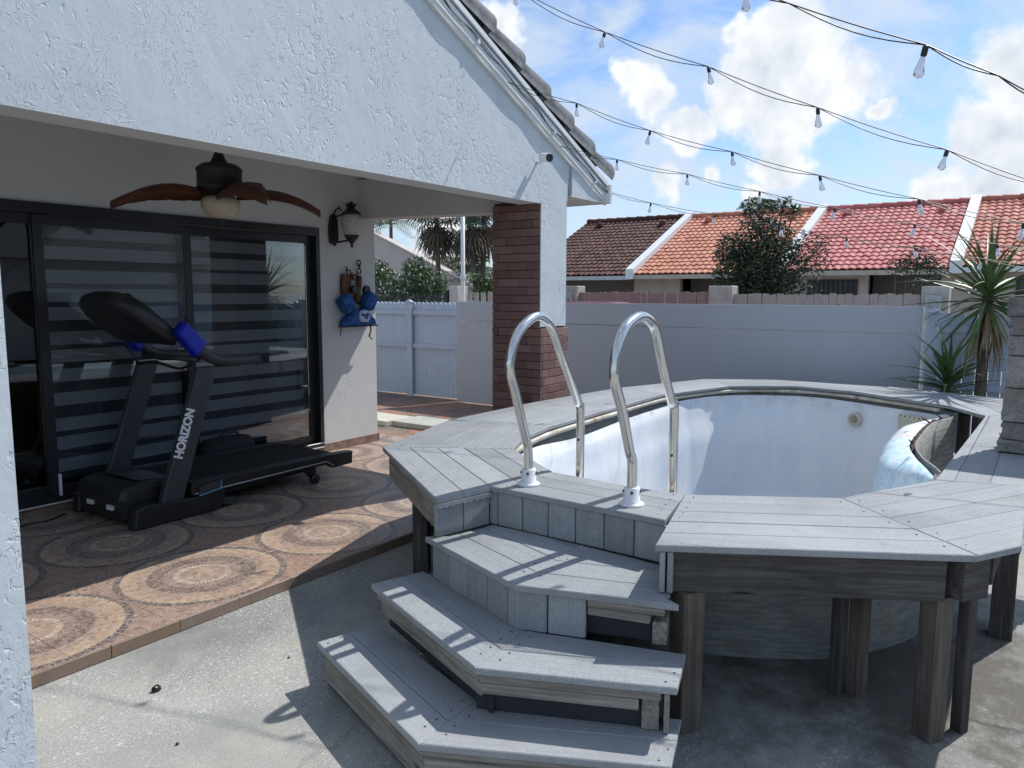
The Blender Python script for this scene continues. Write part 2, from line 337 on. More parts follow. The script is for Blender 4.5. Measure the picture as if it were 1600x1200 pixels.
def glassmat(name, tint, refl_boost=1.0):
    m = bpy.data.materials.new(name); m.use_nodes = True; t = m.node_tree; t.nodes.clear()
    fr = node(t, 'ShaderNodeFresnel', {'IOR': 1.52}).outputs[0]
    fr = math_(t, 'MULTIPLY', fr, refl_boost, clamp=True)
    g = node(t, 'ShaderNodeBsdfGlossy', {'Color': (1, 1, 1, 1), 'Roughness': 0.01}); tr = node(t, 'ShaderNodeBsdfTransparent', {'Color': (*tint, 1)})
    mx = node(t, 'ShaderNodeMixShader', {0: fr, 1: tr.outputs[0], 2: g.outputs[0]}); node(t, 'ShaderNodeOutputMaterial', {'Surface': mx.outputs[0]}); return m
PANE = glassmat('window_glass', (0.86, 0.88, 0.89), 0.9)
BULBG = glassmat('clear_bulb_glass', (0.88, 0.90, 0.92), 2.2)
_t = BULBG.node_tree; _o = next(n for n in _t.nodes if n.type == 'OUTPUT_MATERIAL'); _m = _o.inputs[0].links[0].from_socket
_d = node(_t, 'ShaderNodeBsdfDiffuse', {'Color': (0.85, 0.87, 0.9, 1)}); _x = node(_t, 'ShaderNodeMixShader', {0: 0.28, 1: _m, 2: _d.outputs[0]}); _t.links.new(_x.outputs[0], _o.inputs[0])

# ================================================================== SETTING
OUT = [(3.109, 3.073), (2.438, 2.092), (2.745, 2.022), (2.716, 1.156), (2.424, 1.066), (2.958, 0.121), (3.167, 0.0)]
POOL_IN = [(3.505, 2.431), (3.158, 1.944), (3.117, 1.462), (3.135, 1.244), (3.478, .665), (4.081, .365), (6.51, .287), (6.946, .559), (7.483, 1.394),
           (7.571, 1.932), (7.198, 2.436), (6.238, 2.707), (5.2, 2.69), (4.266, 2.652), (3.80, 2.56)]
def smooth_ring(pts, per=6):
    n, res = len(pts), []
    for i in range(n):
        p0, p1, p2, p3 = [Vector(pts[(i+k-1) % n]) for k in range(4)]
        for k in range(per):
            t = k/per
            res.append(0.5*((2*p1) + (p2-p0)*t + (2*p0-5*p1+4*p2-p3)*t*t + (-p0+3*p1-3*p2+p3)*t**3))
    return res
def offset_ring(pts, d):      # positive = outwards
    c = [tuple(p) for p in pts]
    return [Vector(q) for q in inset(c, -d if area(c) > 0 else d)]
SHELL = smooth_ring(POOL_IN, 5)
if area([tuple(p) for p in SHELL]) < 0: SHELL = SHELL[::-1]
# ground: one sheet to the horizon with the dug-out pool left open
bm = bmesh.new()
S = 900
o_ = [bm.verts.new((x, y, 0)) for x, y in ((-S, -S), (S, -S), (S, S), (-S, S))]
i_ = [bm.verts.new((p.x, p.y, 0)) for p in offset_ring(SHELL, -0.06)]
eds = [bm.edges.new((l[k], l[(k+1) % len(l)])) for l in (o_, i_) for k in range(len(l))]
bmesh.ops.triangle_fill(bm, use_beauty=True, edges=eds)
for f in bm.faces:
    if f.normal.z < 0: f.normal_flip()
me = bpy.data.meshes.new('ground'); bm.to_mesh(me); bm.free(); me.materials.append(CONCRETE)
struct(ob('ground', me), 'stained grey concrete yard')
# patio slab with separate tiles
PZ = 0.06
patio = struct(MB().box(-1.2, 6.0, 3.262, 6.2, 0.001, PZ-0.006).build('patio_floor', GROUT), 'mosaic tiled porch floor')
ts = PIT/2
tile_me = MB().box(-ts/2+.0006, ts/2-.0006, -ts/2+.0006, ts/2-.0006, -0.008, 0, 0.0008).mesh('floor_tile', TILE)
for i in range(-7, 8):
    for j in range(-1, 6):
        x, y = PX0 + ts/2 + i*ts, PY0 + ts/2 + (j)*ts
        if y-ts/2 < 3.262 or y > 5.75 or x > 5.95: continue
        ob('floor_tile', tile_me, patio, (x, y, PZ))
# first, cut row of tiles along the edge
y1 = PY0; y0 = 3.262
cut = MB().box(-ts/2+.0006, ts/2-.0006, y0, y1-.0006, -0.008, 0, 0.0008).mesh('floor_tile', TILE)
for i in range(-7, 8):
    x = PX0 + ts/2 + i*ts
    if x < 5.95: ob('floor_tile', cut, patio, (x, 0, PZ))
rr = random.Random(5)
x = -1.0
while x < 5.9:
    l = 0.325
    MB().box(-l/2+.0015, l/2-.0015, -0.010, 0.0, 0.002, PZ-.001, 0.002).build('curb_tile', CURB_T, patio, loc=(x+l/2, 3.2615+rr.uniform(-.0015, .0015), 0), rot=(0, 0, rr.uniform(-.004, .004)))
    x += l
# side yard: red-brown stamped paving behind the porch
def flag(t, b):
    p = wpos(t); q = node(t, 'ShaderNodeMapping', {'Vector': p, 'Scale': (1, 1.0, 1)}).outputs[0]
    a = noise(t, q, 1.5, 5, 0.6, dist=0.7)
    c = ramp(t, a, [(0.35, (0.13, 0.12, 0.11)), (0.46, (0.20, 0.15, 0.12)), (0.54, (0.31, 0.15, 0.095)), (0.66, (0.24, 0.19, 0.16))])
    e = node(t, 'ShaderNodeTexVoronoi', {'Vector': vmath(t, 'ADD', p, vmath(t, 'MULTIPLY', noise(t, p, 3, 3, out=1), (.15, .15, .15))), 'Scale': 2.4}, feature='DISTANCE_TO_EDGE').outputs[0]
    c = mix(t, ramp(t, e, [(0.01, 0.8), (0.04, 0.0)]), c, (0.10, 0.085, 0.075))
    c = mix(t, ramp(t, noise(t, p, 30, 4), [(0.5, 0.0), (0.75, 0.5)]), c, (0.33, 0.28, 0.24))
    setc(t, b, c); bump(t, b, math_(t, 'ADD', noise(t, p, 25, 5), ramp(t, e, [(0.0, 0.0), (0.05, 1.0)])), 0.5, 0.006)
FLAG = material('stamped_paving', flag, 0.7, 0.3)
struct(MB().box(6.0, 8.9, 3.45, 12.0, 0.001, 0.012).build('side_yard_paving', FLAG), 'red brown stamped side yard paving')
SLAB = plain('cream_concrete', (0.52, 0.49, 0.41), 0.85, var=0.12, bmp=0.3)
tag(MB().box(6.50, 6.98, 6.36, 7.05, 0.012, 0.075, 0.006).build('paving_slab', SLAB), 'cream concrete slab lying against the lantern wall corner', 'slab', 'loose slabs in the side yard')
tag(MB().box(6.58, 7.06, 5.60, 6.34, 0.012, 0.075, 0.006).build('paving_slab', plain('grey_green_concrete', (0.40, 0.41, 0.36), 0.85, var=0.12, bmp=0.3)), 'greyish concrete slab lying nearer the pool deck', 'slab', 'loose slabs in the side yard')

# ================================================================== MAIN HOUSE
YG, ZB = 3.42, 2.337              # gable plane, underside of the porch beam
house = thing('house', 'white stucco house with gabled porch and grey barrel tile roof', 'house', (3.0, 6.0, 0))
TR = lambda X: 2.511 + 0.428*(6.186-X)      # lower edge of the rake trim
RX = 1.0
gw = [(-2.2, ZB), (5.735, ZB), (5.778, TR(5.778)+.03), (RX, TR(RX)+.06), (-2.2, TR(4.2)+.06)]
MB().prof(gw, YG, YG+0.2, 'y').build('gable_wall', STUCCO, house)
MB().box(-2.2, 5.30, YG+.0, YG+.2, ZB-.004, ZB, 0).build('beam_underside', STUCCO_IN, house)
# ceiling, back wall, side beam
MB().box(-2.2, 5.44, YG+.2, 5.66, 2.80, 2.85).build('porch_ceiling', STUCCO_IN, house)
YB = 5.65
bw = MB().box(4.905, 5.65, YB, YB+.25, 0.02, 2.86); bw.box(-2.2, 4.905, YB, YB+.25, 2.205, 2.86); bw.box(-2.2, 1.9, YB, YB+.25, 0.02, 2.205)
bw.box(5.45, 5.65, YB+.25, 12, .02, 2.70)
bw.build('back_wall', STUCCO_IN, house)
MB().prof([(3.9, 2.30), (YB-.002, 2.335), (YB-.002, 2.71), (3.9, 2.71)], 5.43, 5.652, 'x').build('side_beam', STUCCO_IN, house)
MB().box(5.45, 5.652, YG+.2, 3.9, 2.30, 2.71).build('side_beam', STUCCO_IN, house)
# skirting tiles under the lantern wall
x = 4.91
for l in (0.29, 0.45):
    MB().box(x+.002, x+l-.002, YB-.014, YB-.001, PZ+.001, PZ+.085, .002).build('skirting_tile', BASE_T, house); x += l
MB().box(5.651, 5.664, YB-.014, YB+.25, .02, PZ+.085, .002).build('skirting_tile', BASE_T, house)
# brick clad column
MB().box(5.335, 5.728, YG+.012, 3.90, 0.0, ZB+.02).build('column_core', MORTAR, house)
MB().box(5.325, 5.735, YG, YG+.012, 1.325, ZB-.0).build('column_face', STUCCO, house)
MB().box(5.728, 5.735, YG+.012, 3.90, 1.325, ZB).build('column_face', STUCCO, house)
rb = random.Random(11); bh = 0.069
def brick(x0, x1, y0, y1, z0, z1):
    j = rb.uniform(-.002, .002); MB().box(x0, x1, y0, y1, z0, z1, .003).build('brick', BRICK, house, loc=(j, j, 0))
for r in range(34):
    z = r*bh + .003
    y, k = 3.905, 0
    cuts = [3.905, 3.84, 3.63, YG-.018] if r % 3 == 0 else ([3.905, 3.70, 3.49, YG-.018] if r % 3 == 1 else [3.905, 3.76, 3.55, YG-.018])
    if r*bh < 1.30: pass
    else: cuts[-1] = YG+.002
    for a, b_ in zip(cuts, cuts[1:]): brick(5.312, 5.334, b_+.002, a-.002, z, min(z+bh-.004, ZB-.002))
for r in range(19):
    z = r*bh + .003
    cuts = [5.336, 5.54, 5.75] if r % 2 == 0 else [5.336, 5.43, 5.64, 5.75]
    for a, b_ in zip(cuts, cuts[1:]): brick(a+.002, b_-.002, YG-.018, YG+.010, z, z+bh-.004)
# roof: deck, soffit, fascia, rake trim, tiles
NRM = Vector((0.428, 0, 1)).normalized()
roofm = MB().prof([(RX, TR(RX)+.20), (6.42, TR(6.42)+.20), (6.42, TR(6.42)+.15), (RX, TR(RX)+.15)], YG-.031, 13.0, 'y')
roofm.prof([(RX, TR(RX)+.20), (-4.5, TR(6.5)+.20), (-4.5, TR(6.5)+.15), (RX, TR(RX)+.15)][::-1], YG-.031, 13.0, 'y')
roof = roofm.build('roof', plain('roof_underlay', (0.16, 0.165, 0.175), 0.9), house)
rake = MB().prof([(RX, TR(RX)), (6.40, TR(6.40)), (6.40, TR(6.40)+.045), (RX, TR(RX)+.045)], YG-.024, YG-.001, 'y')
rake.build('rake_moulding', plain('cream_trim', (0.66, 0.64, 0.58), 0.6), house)
MB().prof([(RX, TR(RX)+.046), (6.40, TR(6.40)+.046), (6.40, TR(6.40)+.16), (RX, TR(RX)+.16)], YG-.03, YG-.001, 'y').build('rake_board', TRIM, house)
MB().prof([(RX, TR(RX)+.161), (6.41, TR(6.41)+.161), (6.41, TR(6.41)+.20), (RX, TR(RX)+.20)], YG-.05, YG-.0315, 'y').build('drip_edge', TRIM, house)
MB().box(5.778, 6.40, YG-.02, 13.0, 2.432, 2.452).build('soffit', plain('soffit_board', (0.58, 0.57, 0.54), 0.7), house)
MB().box(6.38, 6.42, YG-.076, 13.0, 2.432, 2.60).build('eave_fascia', TRIM, house)
MB().prof([(5.79, 2.453), (6.379, 2.453), (6.379, TR(6.38)+.04), (5.79, TR(5.79)+.04)], YG-.018, YG+.05, 'y').build('eave_return', STUCCO, house)
def rtile(t, b):
    p = wpos(t); n = noise(t, p, 16, 6, 0.65); f = noise(t, p, 110, 3, 0.7)
    c = ramp(t, n, [(0.3, (0.085, 0.092, 0.10)), (0.5, (0.14, 0.15, 0.165)), (0.7, (0.205, 0.22, 0.235))])
    c = mix(t, ramp(t, f, [(0.35, 0.5), (0.55, 0.0)]), c, (0.06, 0.062, 0.065))
    setc(t, b, c); bump(t, b, math_(t, 'ADD', n, f), 0.4, 0.004)
RTILE = material('grey_roof_tile', rtile, 0.8, 0.25)
# rake tiles: tapered half barrels stepping down the slope
def barrel(l, r0, r1, seg=10, th=.014):
    m, n = MB(), seg+1; vs = []
    for (x, r) in ((0, r0), (l, r1)):
        for rr_ in (r, r-th):
            for k in range(n):
                a = math.pi*(-0.12 + 1.24*k/seg); vs.append((x, rr_*math.cos(a), rr_*math.sin(a)))
    q = lambda ring, k: ring*n+k
    fs = []
    for k in range(seg):
        fs += [(q(0, k), q(2, k), q(2, k+1), q(0, k+1)), (q(1, k), q(1, k+1), q(3, k+1), q(3, k)), (q(2, k), q(3, k), q(3, k+1), q(2, k+1)), (q(0, k), q(0, k+1), q(1, k+1), q(1, k))]
    for k in (0, seg): fs.append((q(0, k), q(1, k), q(3, k), q(2, k)))
    return m.add(vs, fs)
bt = barrel(0.49, .108, .145).mesh('rake_tile', RTILE, True)
sl_ = math.atan(0.428); step = 0.41
for k in range(14):
    X = 6.30 - k*step*math.cos(sl_)
    z = TR(X) + .215 + .03
    o = ob('rake_tile', bt, house, (X-.22, YG+.11, z+.165), (0, sl_-0.07, 0))
    o.rotation_euler.x = random.uniform(-.03, .03)
# field tiles of the slope seen only edge on
ft = MB()
for j in range(9):
    for k in range(14):
        X = 6.38 - k*step*math.cos(sl_)
        b0 = barrel(0.40, .075, .095, 6); q = Matrix.Translation((X-.25, YG+.25+j*.24, TR(X)+.30)) @ Matrix.Rotation(sl_-.05, 4, 'Y')
        ft.add([q @ Vector(v) for v in b0.v], b0.f)
ft.build('field_tiles', RTILE, house, True)['kind'] = 'stuff'
# sliding door: frame, three panels, glass
door = MB().box(1.9, 4.905, YB-.03, YB+.07, 2.13, 2.205, .004); door.box(1.9, 4.905, YB-.03, YB+.07, .125, .165, .004); door.box(4.862, 4.905, YB-.03, YB+.07, .165, 2.13)
sd = door.build('sliding_door', FRAME, house)
MB().box(1.9, 4.905, YB+.0, YB+.2, PZ, .124).build('threshold', BASE_T, sd)
MB().box(1.9, 4.89, YB-.04, YB-.005, .118, .126).build('threshold_strip', TRIM, sd)
for i, (a, b_, dy) in enumerate(((1.9, 2.50, .045), (2.43, 3.60, .015), (3.525, 4.862, .045))):
    p = MB()
    p.box(a, a+.065, YB+dy-.012, YB+dy+.02, .165, 2.13, .003); p.box(b_-.065, b_, YB+dy-.012, YB+dy+.02, .165, 2.13, .003)
    p.box(a+.065, b_-.065, YB+dy-.012, YB+dy+.02, 2.06, 2.13); p.box(a+.065, b_-.065, YB+dy-.012, YB+dy+.02, .165, .235)
    fr_ = p.build('door_panel', FRAME, sd)
    MB().box(a+.066, b_-.066, YB+dy, YB+dy+.006, .236, 2.059).build('pane', PANE, sd)
MB().box(2.485, 2.50, YB-.02, YB-.001, .13, .32, .003).build('latch_strip', WHITEP, sd)
# dark room behind the glass
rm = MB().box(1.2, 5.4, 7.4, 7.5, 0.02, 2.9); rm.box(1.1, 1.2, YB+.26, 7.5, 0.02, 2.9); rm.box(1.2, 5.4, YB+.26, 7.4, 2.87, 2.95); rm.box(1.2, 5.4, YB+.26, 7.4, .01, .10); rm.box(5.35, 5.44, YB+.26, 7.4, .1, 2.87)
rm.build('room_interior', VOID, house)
# zebra blinds behind the two glass panels
def cloth(t, b):
    p = wpos(t); setc(t, b, mix(t, noise(t, p, 140, 3), (0.43, 0.45, 0.48), (0.50, 0.52, 0.545)))
BANDM = material('slate_blind_cloth', cloth, 0.9, 0.1)
SHEER = plain('sheer_blind_mesh', (0.10, 0.11, 0.125), 0.9, 0.1)
for nm, a, b_, off_ in (('slate zebra blind behind the left glass panel beside the treadmill console', 2.52, 3.54, 0.0), ('slate zebra blind behind the right glass panel next to the lantern wall', 3.60, 4.80, 0.03)):
    bl = thing('zebra_blind', nm, 'blind', (a, YB+.13, 0.2), 'zebra blinds in the sliding door')
    MB().box(a, b_, YB+.129, YB+.131, .24, 2.10).build('sheer_backing', SHEER, bl)
    MB().box(a, b_, YB+.10, YB+.16, 2.10, 2.17, .01).build('head_rail', FRAME, bl)
    z, k = 2.04-off_, 0
    sm = MB().box(a, b_, YB+.122, YB+.126, -.047, .047).mesh('slat', BANDM)
    while z > 0.30:
        ob('slat', sm, bl, (0, 0, z), (rr.uniform(-.004, .004), rr.uniform(-.002, .002), 0)); z -= 0.152
    MB().tube([(a, YB+.124, .25), (b_, YB+.124, .25)], .012, 8).build('bottom_rail', FRAME, bl)
# wing wall at the left edge of the view
wing = MB().prism([(-1.5, 2.0), (.785, 2.0), (.785, 2.26), (-1.5, 2.26)], 0, 2.9, .012)
tag(wing.build('wing_wall', stucco('coarse_stucco', (0.60, 0.65, 0.675), 0.6, 1.3)), 'rough white stucco pillar cut off at the left edge of the picture', 'pillar')
# neighbour behind the viewer (seen mirrored in the door glass)

# ================================================================== THINGS ON THE HOUSE
# ceiling fan
FX, FY = 3.06, 4.45
fan = thing('ceiling_fan', 'black ceiling fan with brown leaf shaped blades and cream light bowl', 'ceiling fan', (FX, FY, 2.8))
MB().tube([(FX, FY, 2.80), (FX, FY, 2.49)], .018, 10).lathe([(.075, 2.80), (.07, 2.76), (.02, 2.73)], 16, (FX, FY, 0)).build('downrod', IRON, fan, True)
MB().lathe([(.018, 2.52), (.03, 2.49), (.045, 2.455), (.06, 2.43), (.11, 2.425), (.142, 2.40), (.145, 2.385), (.140, 2.375), (.140, 2.29), (.146, 2.28), (.14, 2.262), (.10, 2.25), (.085, 2.225), (.03, 2.22)], 24, (FX, FY, 0)).build('motor_housing', IRON, fan, True)
def fanwood(t, b):
    o = opos(t); g = noise(t, node(t, 'ShaderNodeMapping', {'Vector': o, 'Scale': (2, 30, 30)}).outputs[0], 1.2, 5)
    setc(t, b, ramp(t, g, [(0.3, (0.05, 0.016, 0.008)), (0.6, (0.10, 0.036, 0.017)), (0.8, (0.15, 0.062, 0.03))]))
BLADE = material('carved_brown_blade', fanwood, 0.5, 0.4)
def leaf_blade():
    m, vs, fs = MB(), [], []
    L, n = 0.54, 18
    for i in range(n+1):
        u = i/n; x = .10 + L*u
        wd = .135*math.sin(math.pi*min(1, (u*.93+.06))**0.75)*(1-.25*u)+.012
        notch = .012*((i % 4) == 3)
        zc = .045*math.sin(u*2.6) - .125*u*u
        for yy_, dz in ((-wd+notch, -.035), (-wd*.5, -.008), (0, .006), (wd*.5, -.008), (wd-notch, -.035)):
            vs.append((x, yy_, zc+dz))
    k = len(vs)
    vs += [(x, y, z-.008) for x, y, z in vs]
    for i in range(n):
        for j in range(4):
            a = i*5+j; fs += [(a, a+5, a+6, a+1), (k+a, k+a+1, k+a+6, k+a+5)]
        for j in (0, 4): a = i*5+j; fs.append((a, k+a, k+a+5, a+5) if j == 0 else (a, a+5, k+a+5, k+a))
    for j in range(4): fs += [(j, j+1, k+j+1, k+j), (n*5+j, k+n*5+j, k+n*5+j+1, n*5+j+1)]
    return m.add(vs, fs)
lm = leaf_blade().mesh('blade', BLADE, True)
for ang in (146, -34, 55, -104):
    b_ = ob('blade', lm, fan, (FX, FY, 2.255), (R(random.uniform(14, 22)), 0, R(ang)))
    c_ = MB().box(.05, .17, -.02, .02, -.004, .006).build('blade_arm', IRON, fan, loc=(FX, FY, 2.256), rot=(0, 0, R(ang)))
MB().lathe([(.09, 2.222), (.118, 2.20), (.125, 2.165), (.11, 2.125), (.07, 2.09), (.02, 2.078)], 24, (FX, FY, 0)).build('light_bowl', plain('amber_glass_bowl', (0.46, 0.39, 0.29), 0.35, 0.5, var=0.1, scale=20), fan, True)
MB().lathe([(.022, 2.08), (.03, 2.07), (.012, 2.05), (.016, 2.042), (.005, 2.03)], 12, (FX, FY, 0)).build('finial', IRON, fan, True)
for dx in (-.03, .015):
    MB().tube([(FX+dx, FY-.03, 2.07), (FX+dx, FY-.03, 1.96)], .002, 5).build('pull_chain', IRON, fan)
# wall lantern
LX = 5.17
lan = thing('wall_lantern', 'black wall lantern with pineapple finial and frosted glass on white wall', 'wall lantern', (LX, YB, 2.1))
MB().prof([(LX-.13, 2.08), (LX-.06, 2.05), (LX-.02, 2.12), (LX-.03, 2.30), (LX-.06, 2.36), (LX-.11, 2.34), (LX-.14, 2.22)], YB-.03, YB-.001, 'y', .006).build('back_plate', IRON, lan)
gy = YB-.16
arm = [(LX-.08, YB-.02, 2.12), (LX-.08, YB-.08, 2.085), (LX-.03, gy, 2.10), (LX+.02, gy, 2.13)]
MB().tube(arm, .010, 8).tube([(LX-.08, YB-.02, 2.30), (LX-.10, YB-.07, 2.38), (LX-.07, YB-.1, 2.41), (LX-.045, YB-.09, 2.385)], .009, 8).tube([(LX-.08, YB-.02, 2.32), (LX-.02, gy, 2.36)], .007, 6).build('scroll_arm', IRON, lan, True)
MB().lathe([(.045, 2.135), (.072, 2.16), (.092, 2.22), (.094, 2.29), (.078, 2.345), (.06, 2.36)], 20, (LX+.02, gy, 0)).build('glass_globe', plain('frosted_seeded_glass', (0.52, 0.50, 0.45), 0.35, 0.5, var=0.25, scale=90), lan, True)
MB().lathe([(.096, 2.345), (.09, 2.36), (.06, 2.385), (.035, 2.41), (.02, 2.42)], 20, (LX+.02, gy, 0)).build('lantern_cap', IRON, lan, True)
MB().lathe([(.006, 2.035), (.016, 2.05), (.01, 2.065), (.03, 2.09), (.055, 2.12), (.075, 2.15), (.05, 2.153)], 16, (LX+.02, gy, 0)).build('lower_finial', IRON, lan, True)
pf = MB()
for k in range(9):
    a = k*2.4; rdir = Vector((math.cos(a), math.sin(a), 0)); base_ = Vector((LX+.02, gy, 2.412+.002*k))
    pf.tube([base_+rdir*.012, base_+rdir*.042+Vector((0, 0, .012)), base_+rdir*.055+Vector((0, 0, .035))], [.014, .010, .002], 5)
pf.lathe([(.02, 2.41), (.03, 2.43), (.02, 2.46), (.004, 2.472)], 10, (LX+.02, gy, 0)).build('pineapple_finial', IRON, lan, True)
# wooden hook board with chain
PX_ = 5.235; py = YB-.012
def dwood(t, b):
    n = noise(t, node(t, 'ShaderNodeMapping', {'Vector': wpos(t), 'Scale': (30, 30, 3)}).outputs[0], 1.5, 5)
    setc(t, b, ramp(t, n, [(0.3, (0.05, 0.022, 0.012)), (0.6, (0.15, 0.075, 0.04)), (0.8, (0.24, 0.14, 0.085))]))
DRIFT = material('old_varnished_wood', dwood, 0.7, 0.3)
pl = thing('hook_board', 'old wooden hook board with rusty chain on the lantern wall', 'hook board', (PX_, YB, 1.5))
MB().prof([(PX_-.065, 1.46), (PX_+.06, 1.44), (PX_+.055, 1.62), (PX_+.07, 1.78), (PX_-.055, 1.79), (PX_-.07, 1.70)], YB-.035, YB-.001, 'y', .006).build('board', DRIFT, pl)
MB().tube([(PX_+.10, py-.03, 1.50), (PX_+.12, py-.035, 1.60), (PX_+.15, py-.03, 1.70), (PX_+.17, py-.02, 1.77)], [.03, .026, .03, .022], 8).tube([(PX_+.02, py-.03, 1.44), (PX_+.10, py-.035, 1.53)], [.022, .026], 8).build('wooden_anchor', DRIFT, pl, True)
for dx, dz in ((.06, 1.635), (.225, 1.635)):
    MB().lathe([(.04, -.02), (.044, 0), (.04, .02)], 14, (PX_+dx, py-.055, dz), (0, -1, 0)).build('round_peg', BLACK, pl)
RUST = plain('rusty_iron', (0.055, 0.03, 0.02), 0.8, 0.3, var=0.4, scale=40)
lk = [(PX_+.0, 1.83), (PX_+.03, 1.80), (PX_+.07, 1.765), (PX_+.105, 1.755), (PX_+.14, 1.78), (PX_+.165, 1.82), (PX_+.175, 1.865), (PX_+.165, 1.90)]
for k, (lx, lz) in enumerate(lk):
    ring = [(lx+.024*math.cos(a)*(1 if k % 2 else .55), py-.02+(0 if k % 2 else .012*math.cos(a)), lz+.028*math.sin(a)) for a in [i*math.pi/5 for i in range(11)]]
    MB().tube(ring, .006, 6, False).build('chain_link', RUST, pl, True)
# child's swim vest
def vestc(t, b):
    p = wpos(t); n = noise(t, p, 28, 4)
    setc(t, b, ramp(t, n, [(0.35, (0.018, 0.065, 0.22)), (0.55, (0.035, 0.115, 0.33)), (0.75, (0.10, 0.22, 0.45))])); bump(t, b, n, 0.4, 0.006)
VEST = material('blue_swim_fabric', vestc, 0.8, 0.2)
vy = YB-.075; VX = 5.32
ve = thing('swim_vest', 'blue child swim vest with two arm floats hanging on the lantern wall', 'swim vest', (VX, YB, 1.3))
def puff(m, cx, cz, rx, rz, ry, rot, n=3.0, seg=20, ring=9, cy=vy):
    vs = []
    for i in range(ring+1):
        ph = -math.pi/2 + math.pi*i/ring
        for k in range(seg):
            a = 2*math.pi*k/seg; ca, sa = math.cos(a), math.sin(a)
            e = 2/n; X = rx*math.copysign(abs(ca)**e, ca)*max(.02, math.cos(ph))**.28; Z = rz*math.copysign(abs(sa)**e, sa)*max(.02, math.cos(ph))**.28
            c_, s_ = math.cos(rot), math.sin(rot)
            vs.append((cx+X*c_-Z*s_, cy+ry*math.sin(ph), cz+X*s_+Z*c_))
    fs = [(i*seg+k, i*seg+(k+1) % seg, (i+1)*seg+(k+1) % seg, (i+1)*seg+k) for i in range(ring) for k in range(seg)]
    fs += [tuple(range(seg))[::-1], tuple(range(ring*seg, (ring+1)*seg))]
    m.add(vs, fs)
for cx, cz, rot in ((VX-.145, 1.50, .62), (VX+.16, 1.525, -.55)):
    m = MB(); puff(m, cx, cz, .075, .09, .065, rot, n=5.0); o = m.build('arm_float', VEST, ve, True)
vb = MB().prof([(VX-.215, 1.27), (VX+.235, 1.285), (VX+.22, 1.34), (VX+.14, 1.40), (VX+.10, 1.47), (VX+.02, 1.43), (VX-.05, 1.455), (VX-.10, 1.40), (VX-.18, 1.35)], vy-.05, vy+.06, 'y', .022)
o = vb.build('chest_panel', VEST, ve, True)
m = MB(); puff(m, VX+.05, 1.375, .075, .06, .012, 0, cy=vy-.052); m.build('printed_patch', plain('pale_blue_patch', (0.42, 0.52, 0.66), 0.7, var=0.3, scale=30), ve, True)
sm_ = MB()
for a in ((.0, .0, .03), (.03, .012, .022), (-.03, .01, .02), (.012, -.022, .018)):
    sm_.tube([(VX+.05+a[0]-a[2], vy-.066, 1.375+a[1]), (VX+.05+a[0], vy-.067, 1.385+a[1]), (VX+.05+a[0]+a[2], vy-.066, 1.372+a[1])], .0075, 6)
sm_.build('print_marks', plain('navy_print', (0.02, 0.04, 0.28), 0.7), ve, True)
MB().box(VX-.215, VX+.235, vy-.056, vy-.048, 1.272, 1.284).build('hem_strap', plain('navy_webbing', (0.012, 0.02, 0.05), 0.8), ve)
MB().tube([(VX+.18, vy, 1.28), (VX+.175, vy-.01, 1.22), (VX+.15, vy-.01, 1.17), (VX+.18, vy-.01, 1.15), (VX+.2, vy, 1.135)], [.012, .010, .013, .012, .008], 6).build('strap_end', plain('yellow_webbing', (0.48, 0.42, 0.18), 0.8), ve, True)
MB().tube([(VX-.21, vy, 1.275), (VX-.225, vy, 1.20), (VX-.215, vy, 1.19)], .005, 5).build('strap_loop', BLACK, ve)
# security camera on the gable
q = on_plane(853, 246, 1, YG-.10)
cm = thing('security_camera', 'small white bullet security camera on the gable', 'security camera', (q.x, YG, q.z))
ax = Vector((-.22, -1, -.15)).normalized()
MB().lathe([(.030, 0), (.034, .01), (.034, .085), (.030, .09)], 18, q-ax*.055, ax).build('housing', WHITEP, cm, True)
MB().lathe([(.033, .0), (.033, .014), (.02, .015), (.012, .010)], 18, q+ax*.035, ax).build('lens_face', BLACK, cm, True)
MB().tube([q-ax*.02+Vector((0, 0, -.02)), (q.x+.02, YG-.03, q.z-.03), (q.x+.02, YG-.001, q.z-.03)], .012, 8).build('bracket', WHITEP, cm, True)

# ================================================================== POOL DECK
DZ, DT = 0.72, 0.026
rd = random.Random(21)
def board_obj(name, poly, z1, th, mat, parent, d, ch=.0032):
    """a board over polygon poly (world xy); its local x runs along direction d"""
    if len(poly) < 3 or abs(area(poly)) < 4e-4: return None
    if area(poly) < 0: poly = poly[::-1]
    cl = [poly[0]]
    for p in poly[1:]:
        if (Vector(p)-Vector(cl[-1])).length > .006: cl.append(p)
    if (Vector(cl[0])-Vector(cl[-1])).length < .006: cl.pop()
    if len(cl) < 3: return None
    c = sum((Vector(p) for p in cl), Vector((0, 0)))/len(cl); a = math.atan2(d[1], d[0])
    ca, sa = math.cos(a), math.sin(a)
    lp = [((p[0]-c.x)*ca+(p[1]-c.y)*sa, -(p[0]-c.x)*sa+(p[1]-c.y)*ca) for p in cl]
    return MB().prism(lp, -th, 0, ch).build(name, mat, parent, loc=(c.x, c.y, z1+rd.uniform(-.0012, .0012)), rot=(rd.uniform(-.006, .006), rd.uniform(-.0008, .0008), a+rd.uniform(-.0012, .0012)))
